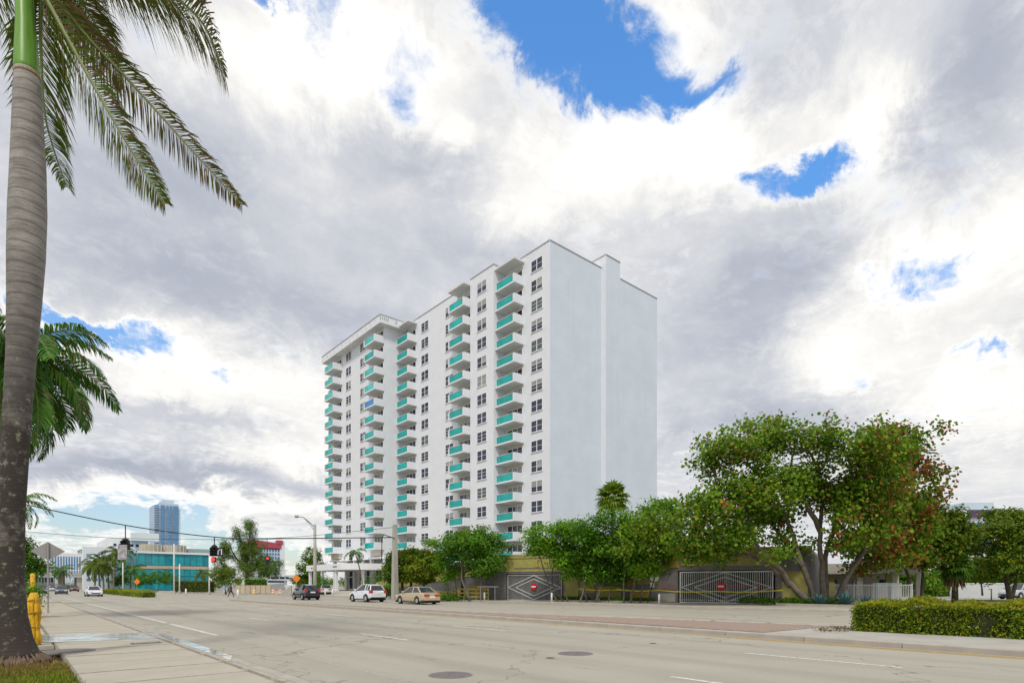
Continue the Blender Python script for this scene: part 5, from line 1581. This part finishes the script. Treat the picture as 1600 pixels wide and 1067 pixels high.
clump('shrub', 'dark green tree crown between near palm and diamond sign', 44, 48, [(46, 865, 14, 12), (42, 885, 16, 14), (48, 900, 12, 10), (40, 850, 12, 10)], 190, 26, .09, [lf_green, lf_dark], 76, 'tree', None, 1.0, spread=.3, zb=.1)
for px, d, L, lab, sd in ((493, 92, [(498, 905, 9, 7), (510, 908, 8, 7), (503, 914, 12, 5)], 'bushy cycad at the left of the lobby columns', 77), (590, 84, [(588, 905, 10, 9), (575, 910, 8, 7), (600, 905, 9, 10), (592, 915, 14, 5)], 'dark planting right of the lobby columns', 78),
                          (604, 70, [(603, 920, 7, 5), (612, 924, 7, 4)], 'low green shrub left of the utility pole base', 79), (700, 58.5, [(690, 934, 14, 4), (715, 935, 16, 4), (668, 933, 10, 4)], 'low ground shrubs under the ramp wall', 80),
                          (612, 74, [(614, 895, 7, 14), (612, 912, 6, 8)], 'dark narrow shrub beside the white pier', 81)):
    clump('shrub', lab, px, d, L, 70, 22, .09, [lf_dark, lf_green], sd, 'shrub', 'shrubs at the foot of the tower', .8, zb=.1)
# low clipped ground cover in the planter beds
def strip_cover(label, s0, s1, out0, out1, h, seed, mats):
    rs = np.random.RandomState(seed); n = int((s1 - s0) * 60)
    C = [tuple(gp(rs.uniform(s0, s1), rs.uniform(out0, out1), .18 + h * rs.uniform(.1, 1))) for _ in range(n)]
    t = thing('ground_cover', label, 'shrub', tuple(gp((s0 + s1) / 2, (out0 + out1) / 2, .18)), group='low planting in the garage beds')
    leaves('foliage', C, 16, .1, .05, mats, t, seed, .6)
strip_cover('low clipped planting before the dark trees', 5.8, 9.6, .7, 1.6, .32, 1, [lf_dark, lf_green])
strip_cover('low clipped planting left of the round sign', 10.4, 15.6, .9, 1.7, .32, 2, [lf_dark, lf_green])
strip_cover('low clipped planting under the sea grape', 22.6, 29.5, .6, 2.6, .42, 3, [lf_dark, lf_dark, lf_green])


# ---- agaves
def agave(label, p, r, seed):
    t = thing('agave', label, 'plant', tuple(p), group='blue agaves under the sea grape'); rr = random.Random(seed)
    for k in range(22):
        g = 2.399963 * k; e = 1.25 - .95 * k / 22; u = Vector((math.cos(g) * math.cos(e), math.sin(g) * math.cos(e), math.sin(e))); s_ = u.cross(Vector((0, 0, 1))).normalized(); N = s_.cross(u); l = r * rr.uniform(.85, 1.1)
        pts = [(0, .05), (.35, .085), (.7, .06), (1, .003)]; mb = MB(); vs = []
        for f, w in pts:
            q = p + u * (l * f) - Vector((0, 0, .1 * l * f * f)); vs += [q - s_ * w * r, q - N * w * r * .45, q + s_ * w * r]
        fs = []
        for i in range(3): fs += [(i * 3, i * 3 + 1, i * 3 + 4, i * 3 + 3), (i * 3 + 1, i * 3 + 2, i * 3 + 5, i * 3 + 4)]
        mb.add(vs, fs); mb.build('leaf', lf_agave, t, True)
agave('blue agave left of the big trunks behind the road kerb', at(1281, 42.0, .2), 1.15, 1)
agave('blue agave right of the big trunks above the hedge end', at(1321, 41.6, .2), 1.2, 2)
agave('small agave partly behind the hedge near the white fence', at(1352, 42, .2), .9, 3)


# ---- clipped hedges
def hedge(label, poly_c, ln, dp, h, ang, n, size, seed, mats, zb, name='hedge', yl=.12, sp=.05, group=None):
    t = thing(name, label, 'hedge', (poly_c[0], poly_c[1], zb), group=group)
    rs = np.random.RandomState(seed); u = np.array([math.cos(ang), math.sin(ang), 0]); v = np.array([-math.sin(ang), math.cos(ang), 0]); c = np.array([poly_c[0], poly_c[1], zb])
    mb = MB(); q = .1
    P_ = [c + u * a + v * b for a, b in ((-ln / 2 + q, -dp / 2 + q), (ln / 2 - q, -dp / 2 + q), (ln / 2 - q, dp / 2 - q), (-ln / 2 + q, dp / 2 - q))]
    mb.prism([(w[0], w[1]) for w in P_], zb, zb + h - .12); mb.build('inner_twigs', M('hedge_inner', (.03, .035, .012), .95, .4, 12), t)
    f = rs.uniform(0, 1, n); A = np.array([ln * dp, ln * h, ln * h, dp * h, dp * h]); A = np.cumsum(A / A.sum()); k = np.searchsorted(A, f)
    a, b, z = rs.uniform(-.5, .5, n) * ln, rs.uniform(-.5, .5, n) * dp, rs.uniform(.02, 1, n) * h
    z = np.where(k == 0, h, z); b = np.where(k == 1, -dp / 2, np.where(k == 2, dp / 2, b)); a = np.where(k == 3, -ln / 2, np.where(k == 4, ln / 2, a))
    bmp = .06 * (np.sin(a * 2.1) + np.sin(a * 5.3 + 1) + np.sin(b * 3 + z * 4))
    z = z + np.where(k == 0, bmp, 0); b = b + np.where(k == 1, -bmp, np.where(k == 2, bmp, 0))
    a = a * np.where(z > h * .85, .985, 1)
    pos = c + a[:, None] * u + b[:, None] * v + np.stack([0 * z, 0 * z, z], 1)
    def pk(p_, r_):
        top = (p_[:, 2] - zb) > h * .93
        return np.where(r_.uniform(size=len(p_)) < np.where(top, yl * 5, yl), len(mats) - 1, r_.randint(0, max(1, len(mats) - 1), len(p_)))
    leaves('foliage', pos, 1, sp, size, mats, t, seed, .55, 'oval', 1, pk, c + np.array([0, 0, h * .4]), .7)
    return t


hedge('clipped green hedge on the median at the lower right', (22.15, 1.9), 10.6, 1.9, .90, R(94), 52000, .040, 3, [lf_hedge, lf_hedge, lf_hedge_y], .1)
hg = 'clipped hedges across the junction'
p = at(303, 118); hedge('tall dark clipped hedge below the teal building', (p.x, p.y), 7.2, 2.5, 2.2, -HEAD, 5000, .09, 4, [lf_dark, lf_olive, lf_olive], .2, yl=.03, sp=.1, group=hg)
p = at(400, 112); hedge('bright green clipped hedge behind the tan wall', (p.x, p.y), 3.8, 1.5, 2.6, -HEAD, 4000, .08, 5, [lf_green, lf_bright, lf_bright], .2, yl=.1, sp=.1, group=hg)
p = at(235, 98); hedge('long low clipped hedge along the far median', (13.6, 112), 46, 1.6, .75, R(90), 9000, .07, 6, [lf_olive, lf_hedge, lf_hedge_y], .0, yl=.1, sp=.06, group=hg)

# ---- grass tuft patch at the palm's foot
lw = tag(flat('lawn_soil', [(-4, 3), (.72, 3), (.78, 14.9), (.5, 15.9), (-.3, 16.6), (-4, 16.6)], .045, M('lawn_soil_brown', (.20, .13, .06), .95, .35, 4, .4, 15, stain=((.09, .12, .025), 3, .5, .7))), kind='structure')
rs = np.random.RandomState(8)
C = np.stack([rs.uniform(-2.8, .74, 16000), rs.uniform(6.5, 15.6, 16000), np.full(16000, .05)], 1)
f = np.sin(C[:, 0] * 2.3 + C[:, 1]) + np.sin(C[:, 1] * 2.9 - C[:, 0]) + rs.normal(size=16000) * .8
dist = np.hypot(C[:, 0] - b0.x, C[:, 1] - b0.y)
C = C[(dist > .6) & (f > -.6)]
lf_grass = leafmat('grass_blade', [(0.098, 0.169, 0.015), (0.168, 0.247, 0.020), (0.280, 0.286, 0.030)], .3)
lf_gdry = leafmat('dry_grass_blade', [(0.300, 0.190, 0.060), (0.240, 0.160, 0.050), (0.360, 0.250, 0.090)], .3)
def pkg(p_, r_):
    dd = np.hypot(p_[:, 0] - b0.x, p_[:, 1] - b0.y)
    return np.where(r_.uniform(size=len(p_)) < np.clip(1.35 - dd * .45, .12, .9), 1, 0)
gro = leaves('grass', C, 4, .05, .05, [lf_grass, lf_gdry], None, 9, .1, 'strip', .3, pkg, None, 0, (0, 0, 1))
tag(gro, 'short patchy green and dry grass at the palm foot', 'grass', kind='stuff')
# fallen leaves and litter on the pavement edge and median
C = [tuple(at(random.Random(i).uniform(1280, 1345), random.Random(i + 99).uniform(18.5, 20.5), .15)) for i in range(70)]
lt = leaves('leaf_litter', C, 3, .12, .05, [lf_dead], None, 12, 1.5, 'oval', .05)
tag(lt, 'brown fallen leaves on the median at the hedge end', 'leaves', kind='stuff')
# ------------------------------------------------------------------ background buildings
def onY(px, Y):
    a = (px - 800) / 907.0; d = Y / (CH - a * SH)
    return d * (a * CH + SH), d


def block(name, label, px0, px1, Y, ytop, depth, mat, cat='building', zb=0, group='buildings in the distance'):
    """an axis-aligned block whose front stands on the line Y"""
    x0, d0 = onY(px0, Y); x1, d1 = onY(px1, Y); zt = zat(ytop, d0)
    t = thing(name, label, cat, ((x0 + x1) / 2, Y + depth / 2, 0), group=group)
    MB().box(x0, x1, Y, Y + depth, zb, zt).build('wall', mat, t)
    return t, x0, x1, zt


def grid(t, x0, x1, z0, z1, Y, nx, nz, fx, fz, mat, name='window', frame=None):
    """each far window is an object; they share one mesh"""
    w, h = (x1 - x0) / nx, (z1 - z0) / nz
    mb = MB(); mb.box(-w * fx / 2, w * fx / 2, -.06, .05, -h * fz / 2, h * fz / 2)
    me = bpy.data.meshes.new(name); me.from_pydata(mb.v, [], mb.f); me.materials.append(mat); me.update()
    for i in range(nx):
        for j in range(nz): link(name, me, t, (x0 + w * (i + .5), Y, z0 + h * (j + .5)))


m_fw = M('far_white', (.72, .74, .77), .8, .05, .1)
m_fb = M('far_pale_blue', (.50, .60, .70), .8, .06, .1)
m_fg = M('far_grey_green', (.30, .40, .40), .8, .08, .1)
m_tealb = glassmat('teal_curtain_wall', (.01, .34, .40), .08)
m_tealb2 = glassmat('deep_teal_curtain_wall', (.01, .26, .33), .08)
m_tan = M('tan_concrete', (.48, .40, .31), .85, .12, .4)
m_redb = M('red_roof_metal', (.40, .075, .11), .6, .06, .2)

# slim residential tower
t, x0, x1, zt = block('high_rise', 'slim tall blue glass high rise far behind the teal building', 249, 279, 560, 785, 26, m_fb)
MB().box(x0 + 3, x1 - 3, 562, 580, zt, zt + 3).build('roof_plant', m_fb, t)
nfl = 26
for j in range(nfl):
    z = 30 + (zt - 33) * j / nfl
    MB().box(x0 - 3.2, x1 + 1.6, 559.3, 586.5, z, z + .4).build('floor_slab', m_fb, t)
for i, (f0, f1) in enumerate(((.06, .26), (.36, .46), (.54, .64), (.72, .98))):
    MB().box(x0 + (x1 - x0) * f0, x0 + (x1 - x0) * f1, 559.0, 560.1, 12, zt - 2).build('window_strip', m_pane_b, t)
MB().box(x0 - 3.4, x0 + .02, 561, 585, 12, zt - 2).build('window_strip', m_pane_b, t)

# teal glass building
t, x0, x1, zt = block('glass_building', 'low teal glass building with concrete drums on its roof', 216, 326, 200, 861, 60, m_tealb2)
MB().box(x0 - 5.2, x0 - .01, 204, 250, 0, zt - .3).build('side_wing', glassmat('side_glass', (.12, .26, .28), .1), t)
MB().box(x0 - .3, x1 + .3, 199.4, 200, zt - .5, zt + .1).build('cornice', m_fw, t)
for j, (z0_, z1_) in enumerate(((.2, 3.6), (4.5, 6.4), (7.6, zt - .7))):
    n_ = 11
    for i in range(n_):
        w = (x1 - x0) / n_
        MB().box(x0 + w * i + .06, x0 + w * (i + 1) - .06, 199.86, 199.97, z0_, z1_).build('glass_panel', (m_tealb, m_tealb2, m_tealb)[(i * 7 + j * 3) % 3], t)
MB().box(x0, x1, 199.7, 199.95, 6.5, 7.4).build('spandrel', m_tan, t)
MB().box(x0 + 9, x1 - 1.5, 199.6, 199.84, .4, 1.9).build('entrance_glazing', m_pane, t)
for px, w in ((240, 17), (275, 17)):
    x, d = onY(px, 206); r = w / 907 * d
    mb = MB(); mb.lathe([(r, zt), (r, zt + 2.6), (.1, zt + 2.65)], (x, 206 + r, 0), 22)
    dr = mb.build('roof_drum', m_tan, t)
    for k in range(9):
        g = -math.pi * (k + .5) / 9; MB().box(x + math.cos(g) * r - .12, x + math.cos(g) * r + .12, 206 + r + math.sin(g) * r - .12, 206 + r + math.sin(g) * r + .1, zt, zt + 2.6).build('rib', m_beige, dr)
xa, _ = onY(293, 210); xb, _ = onY(328, 210)
MB().box(xa, xb, 210, 230, zt, zt + 1.9).build('roof_block', m_fg, t)

# white complex left of it
t, x0, x1, zt = block('white_building', 'white stepped building behind the tallest coconut palm', 170, 232, 262, 839, 40, m_fw)
MB().box(x0 - 8, x0 + 4, 258, 262, 0, zt - 4).build('wing', m_fw, t)
grid(t, x0 + 1, x1 - 1, 3, zt - 1.5, 262, 6, 6, .55, .42, m_pane)
grid(t, x0 - 7.5, x0 + 3.5, 2.5, zt - 6, 258, 5, 5, .6, .45, m_pane_b)
MB().box(x1 - 6, x1 + 3, 259, 261.9, zt - 1, zt + 2).build('roof_room', m_fw, t)
# apartment slab and hotel further back
t, x0, x1, zt = block('apartment_slab', 'grey green apartment slab with dark balconies far left', 127, 172, 345, 858, 20, m_fg)
grid(t, x0 + .5, x1 - .5, 4, zt - .8, 345, 11, 6, .7, .5, m_pane_b)
MB().box(x0 - .3, x1 + .3, 344.6, 365, zt, zt + .5).build('roof_edge', m_fw, t)
t, x0, x1, zt = block('hotel', 'white hotel with tall blue windows behind the diamond sign', 78, 129, 330, 863, 22, m_fw)
grid(t, x0 + .5, x1 - .5, 6.5, zt - 1.3, 330, 11, 1, .6, .95, m_pane_b)
grid(t, x0 + .5, x1 - .5, 1, 5.5, 330, 9, 1, .7, .7, m_fb)
t, x0, x1, zt = block('low_building', 'low grey building left of the diamond sign', 52, 86, 300, 880, 14, M('far_grey', (.36, .37, .38), .8, .05, .2))
grid(t, x0 + .5, x1 - .5, 2, zt - 1, 300, 6, 2, .6, .5, m_pane)
# overpass
ov_ = thing('overpass', 'pale concrete overpass crossing the far end of the avenue', 'bridge', (15, 292, 0))
mb = MB(); mb.box(-60, 34, 284, 298, 4.7, 5.7); mb.build('deck', m_fw, ov_)
mb = MB(); mb.box(-60, 34, 283.6, 284, 5.5, 6.5); mb.build('parapet', m_conc, ov_)
for k in range(12): MB().box(-58 + 8 * k, -57.4 + 8 * k, 283.5, 284.2, 6.5, 7.6).build('rail_post', m_fw, ov_)
MB().box(-60, 34, 283.7, 283.9, 7.3, 7.5).build('handrail', m_fw, ov_)
for x in (-30, -12, 2, 20, 33): MB().box(x - .9, x + .9, 285, 297, 0, 4.7).build('pier', m_conc, ov_)
# red topped hotel
t, x0, x1, zt = block('red_roofed_building', 'blue windowed building with a bright red roof band', 402, 437, 268, 857, 16, m_pane_b)
MB().box(x1 - .02, x1 + 2.2, 267.6, 284, 0, zt + 3.8).build('end_wall', m_fw, t)
MB().box(x0 - 1.8, x0 + .02, 267.6, 284, 0, zt + .5).build('end_wall', m_fw, t)
mb = MB(); mb.prism([(x0 - 1.5, 267.4), (x1 + .6, 267.4), (x1 + .6, 284), (x0 - 1.5, 284)], zt + .4, [zt + 4.0, zt + 2.6, zt + 2.6, zt + 4.0]); mb.build('roof_band', m_redb, t)
MB().box(x1 - 1.2, x1 + 1.2, 267.2, 270, zt + 2.4, zt + 4.2).build('roof_sign', m_redb, t)
for j in range(10): MB().box(x0, x1 - .1, 267.8, 268.1, 1 + (zt - 1) * j / 10, 1.5 + (zt - 1) * j / 10).build('floor_band', m_fb, t)
for i in range(1, 8): MB().box(x0 + (x1 - x0) * i / 8 - .18, x0 + (x1 - x0) * i / 8 + .18, 267.7, 268.05, .5, zt).build('pier', m_fb, t)

# tan wall with yellow fittings beyond the crossing
p = at(392, 108)
t = thing('tan_wall', 'tan panelled wall below the bright clipped hedge', 'wall', (p.x, p.y, 0))
for k in range(7):
    q = at(368 + 8 * k, 108); r_ = at(375.4 + 8 * k, 108); mb = MB(); mb.bar(Vector((q.x, q.y, .85)), Vector((r_.x, r_.y, .85)), .25, 1.5); mb.build('panel', m_tan, t)
for px, d, lab in ((397, 101, 'yellow hydrant like post before the tan wall'), (427, 100, 'brown barrel at the end of the tan wall'), (438, 98, 'orange drum beside the boats')):
    p = at(px, d)
    t = thing('traffic_drum', lab, 'drum', (p.x, p.y, 0), group='drums at the junction corner')
    MB().lathe([(.34, 0), (.34, .12), (.26, .14), (.22, .95), (.1, 1.05)], tuple(p), 12).build('body', m_orange if px != 397 else m_ylw, t, True)
    for z in (.35, .65): MB().lathe([(.262, z), (.258, z + .12)], tuple(p), 12).build('band', m_signw, t)
p = at(446, 88)
mb = MB(); a_, b_2 = at(434, 88), at(455, 87)
mb.add([a_ + Vector((0, 0, .02)), b_2 + Vector((0, 0, .02)), b_2 + Vector((.6, 1.4, .02)), b_2 + Vector((0, 0, 1.6)), b_2 + Vector((.6, 1.4, 1.6))], [(0, 1, 3), (0, 4, 2), (0, 3, 4), (1, 2, 4, 3), (0, 2, 1)])
tag(mb.build('concrete_wedge', m_conc), 'sloping pale concrete barrier end left of the black hatchback', 'barrier')

# yachts in the marina behind the junction
def yacht(label, px, d, s, rz):
    p = at(px, d); t = thing('yacht', label, 'boat', (p.x, p.y, 0), rz, 'yachts moored behind the junction', local=True)
    mb = MB(); P_ = [(-5, -1.6), (3, -1.6), (5.4, 0), (3, 1.6), (-5, 1.6)]
    mb.add([(x * .92, y * .75, .2) for x, y in P_] + [(x, y, 1.8 + (.5 if x > 2 else 0)) for x, y in P_], [(0, 4, 3, 2, 1), (5, 6, 7, 8, 9)] + [(i, (i + 1) % 5, 5 + (i + 1) % 5, 5 + i) for i in range(5)])
    mb.build('hull', m_fw, t)
    mb = MB(); mb.prism([(-3.8, -1.25), (1.6, -1.25), (2.8, 0), (1.6, 1.25), (-3.8, 1.25)], 1.8, 3.1); mb.build('cabin', m_fw, t)
    mb = MB(); mb.prism([(-3.5, -1.27), (1.5, -1.27), (2.5, 0), (1.5, 1.27), (-3.5, 1.27)], 2.3, 2.75); mb.build('window_band', m_pane, t)
    mb = MB(); mb.box(-3, .6, -1.1, 1.1, 4.0, 4.15); mb.bar((-2.6, .9, 3.1), (-2.6, .9, 4), .08); mb.bar((-2.6, -.9, 3.1), (-2.6, -.9, 4), .08); mb.bar((.3, .9, 3.1), (.2, .9, 4), .08); mb.bar((.3, -.9, 3.1), (.2, -.9, 4), .08); mb.build('flybridge', m_fw, t)
    mb = MB(); mb.tube([(-1, 0, 4.1), (-1.2, 0, 5.6)], .05, 5); mb.build('mast', m_fw, t)
    t.scale = (s, s, s)
    return t
yacht('white yacht nearest the tan wall end', 432, 150, 1.0, R(20))
yacht('white yacht just left of the orange sign', 450, 158, 1.0, R(35))
yacht('tall white yacht behind the other moored boats', 441, 175, 1.5, R(10))
yacht('white yacht moored behind the black hatchback', 463, 150, .9, R(50))

# lamp posts and small posts across the junction
for px, d, h, lab in ((272, 105, 9.0, 'tall white pole before the teal building'), (280.5, 108, 5.5, 'shorter white pole beside the tall white one'), (192, 120, 6.2, 'white pole left of the orange construction sign'), (327, 100, 2.4, 'thin white pole by the dark hedge')):
    p = at(px, d)
    t = thing('white_pole', lab, 'pole', (p.x, p.y, 0), group='white poles across the junction')
    MB().lathe([(.12, 0), (.1, h), (.03, h + .1)], tuple(p), 8).build('shaft', m_signw, t, True)
    MB().lathe([(.3, 0), (.28, .5), (.13, .55)], tuple(p), 8).build('base', m_conc, t)
for px, d, lab in ((371.5, 72, 'white bollard near the median tip'), (290.5, 90, 'white bollard at the low hedge end'), (508, 86, 'white bollard left of the lobby'), (519.5, 85, 'white bollard before the lobby columns')):
    p = at(px, d, 0)
    t = thing('white_bollard', lab, 'bollard', tuple(p), group='white bollards')
    MB().lathe([(.12, 0), (.12, 1.0), (.06, 1.06)], tuple(p), 10).build('shaft', m_signw, t, True)
    MB().lathe([(.2, 0), (.2, .06)], tuple(p), 10).build('base', m_conc, t)

# ------------------------------------------------------------------ right side: shelter, white fence, far white building
t = thing('shelter_building', 'low pale flat roofed building behind the sea grape and white fence', 'building', (58, 20, 0))
a_, b_2 = at(1215, 58), at(1440, 54)
u = (b_2 - a_).normalized(); n_ = Vector((-u.y, u.x, 0))
if n_.dot(Vector((SH, CH, 0))) < 0: n_ = -n_
ln = (b_2 - a_).length
def ub(mb, s0, s1, o0, o1, z0, z1):
    vs = [a_ + u * s + n_ * o + Vector((0, 0, z)) for z in (z0, z1) for s, o in ((s0, o0), (s1, o0), (s1, o1), (s0, o1))]
    mb.add(vs, [(0, 3, 2, 1), (4, 5, 6, 7), (0, 1, 5, 4), (1, 2, 6, 5), (2, 3, 7, 6), (3, 0, 4, 7)]); return mb
ub(MB(), 0, ln, 0, 9, 2.7, 3.7).build('roof', M('shelter_roof', (.46, .43, .39), .85, .08, .8), t)
for k in range(6): ub(MB(), ln * k / 5 - .25, ln * k / 5 + .25, .6, 1.1, .05, 2.69).build('column', m_beige if k % 2 else m_yellow, t)
ub(MB(), 0, ln, 7, 7.3, .05, 2.69).build('rear_wall', m_beige, t)
for k in range(5): ub(MB(), ln * k / 5 + .7, ln * (k + 1) / 5 - .7, 6.9, 6.97, .6, 2.2).build('shop_window', (m_pane_l, m_pane, m_pane_g)[k % 3], t)
t = thing('white_fence', 'white picket railing between the sea grape and the dark tree', 'fence', tuple(at(1375, 47, .1)))
a_, b_2 = at(1305, 48), at(1425, 46.5)
mb = MB()
n = 46
for k in range(n + 1):
    q = a_.lerp(b_2, k / n); mb.bar(q + Vector((0, 0, .15)), q + Vector((0, 0, 1.65)), .045)
mb.build('pickets', m_wpaint, t)
for z in (.2, 1.62): MB().bar(a_ + Vector((0, 0, z)), b_2 + Vector((0, 0, z)), .06, .08).build('rail', m_wpaint, t)
for k in range(5):
    q = a_.lerp(b_2, k / 4); MB().bar(q, q + Vector((0, 0, 1.75)), .09).build('post', m_wpaint, t)
for px0, px1, lab in ((1366, 1384, 'white utility cabinet beside the picket railing'), (1388, 1406, 'second white cabinet right of the first')):
    a_, b_2 = at(px0, 49), at(px1, 49); c = (a_ + b_2) / 2
    t = thing('white_cabinet', lab, 'cabinet', (c.x, c.y, .1), group='white cabinets behind the railing')
    mb = MB(); mb.bar(a_ + Vector((0, 0, .95)), b_2 + Vector((0, 0, .95)), .6, 1.7); mb.build('body', m_fb, t, bevel=.02)
    mb = MB(); mb.bar(a_.lerp(b_2, .1) + Vector((0, 0, .95)) - Vector((SH, CH, 0)) * .31, b_2.lerp(a_, .1) + Vector((0, 0, .95)) - Vector((SH, CH, 0)) * .31, .02, 1.4); mb.build('door', m_wpaint, t)
t = thing('boundary_wall', 'pale boundary wall behind the trees at right', 'wall', tuple(at(1530, 72)))
a_, b_2 = at(1485, 72), at(1575, 71); mb = MB(); mb.bar(a_ + Vector((0, 0, .9)), b_2 + Vector((0, 0, .9)), .2, 1.8); mb.build('wall', M('boundary_paint', (.52, .54, .55), .85, .1, .5), t)
mb = MB(); mb.bar(a_ + Vector((0, 0, 1.84)), b_2 + Vector((0, 0, 1.84)), .3, .08); mb.build('coping', m_trim, t)
p = at(1549, 56, .05)
t = thing('sign_post', 'thin yellow marker post below the dark canopy at right', 'post', tuple(p))
MB().lathe([(.06, 0), (.055, 1.2), (.02, 1.25)], tuple(p), 8).build('shaft', M('lime_post', (.55, .55, .05), .6), t, True)
MB().lathe([(.12, 0), (.12, .05)], tuple(p), 8).build('base', m_conc, t)
tag(flat('side_lawn', [tuple(at(1480, 46).xy), tuple(at(1700, 44).xy), tuple(at(1700, 56).xy), tuple(at(1500, 62).xy)], .105, M('lawn_green', (.14, .17, .03), .95, .35, 1.5, .4, 20)), kind='structure')

a_ = at(1482, 130); 
t = thing('white_office_block', 'white block with purple tinted windows beyond the right hand trees', 'building', (a_.x + 8, a_.y, 0))
r_ = Vector((CH, -SH, 0)); f_ = Vector((SH, CH, 0))
def vb(px0, px1, y0, y1, d, dep, mat, name):
    a, b = at(px0, d), at(px1, d); z0_, z1_ = zat(y1, d), zat(y0, d); c, e = b + f_ * dep, a + f_ * dep
    mb = MB(); P_ = [a, b, c, e]
    mb.add([q + Vector((0, 0, z0_)) for q in P_] + [q + Vector((0, 0, z1_)) for q in P_], [(0, 3, 2, 1), (4, 5, 6, 7), (0, 1, 5, 4), (1, 2, 6, 5), (2, 3, 7, 6), (3, 0, 4, 7)])
    return mb.build(name, mat, t)
m_purp = glassmat('purple_glass', (.09, .02, .12), .1)
vb(1440, 1560, 796, 914, 130, 14, m_fw, 'wall'); vb(1506, 1553, 785, 796, 129.5, 10, m_fb, 'penthouse'); vb(1560, 1582, 794, 914, 131, 10, m_fb, 'wing')
vb(1512, 1537, 797.5, 808, 129.4, .5, m_purp, 'window'); vb(1485, 1504, 799, 812, 129.6, .3, m_purp, 'window'); vb(1465, 1480, 800, 812, 129.6, .3, m_purp, 'window'); vb(1540, 1552, 797.5, 808, 129.3, .4, m_pane_b, 'window')
for k in range(3): vb(1488 + 5 * k, 1488.8 + 5 * k, 799, 812, 129.4, .2, m_fw, 'mullion')
vb(1485, 1504, 804.6, 805.4, 129.35, .2, m_fw, 'mullion'); vb(1505, 1511, 796, 830, 129.3, 1, m_fw, 'pier')
for j in range(3): vb(1445, 1555, 816 + 14 * j, 822 + 14 * j, 129.7, .2, m_pane_b, 'window_strip')

# far wooded skyline along the shore, one mass of tree crowns
rs = np.random.RandomState(31)
C = []
for px in np.arange(40, 600, 3.0):
    d = 300 + 40 * math.sin(px * .05); q = at(px, d)
    for k in range(3): C.append((q.x + rs.normal() * 2, q.y + rs.normal() * 2, rs.uniform(.5, 1) * (3.2 + 1.5 * math.sin(px * .11) + 1.0 * math.sin(px * .31))))
for px in np.arange(1330, 1720, 4.0):
    d = 92 + 8 * math.sin(px * .03); q = at(px, d)
    for k in range(7): C.append((q.x + rs.normal(), q.y + rs.normal(), rs.uniform(.05, 1) * (3.4 + 1.3 * math.sin(px * .06) + .6 * math.sin(px * .2))))
fw = leaves('distant_trees', C, 60, .9, .32, [lf_dark, lf_olive, lf_green], None, 32, .5)
tag(fw, 'low dark belt of distant trees along the horizon', 'trees', kind='stuff')
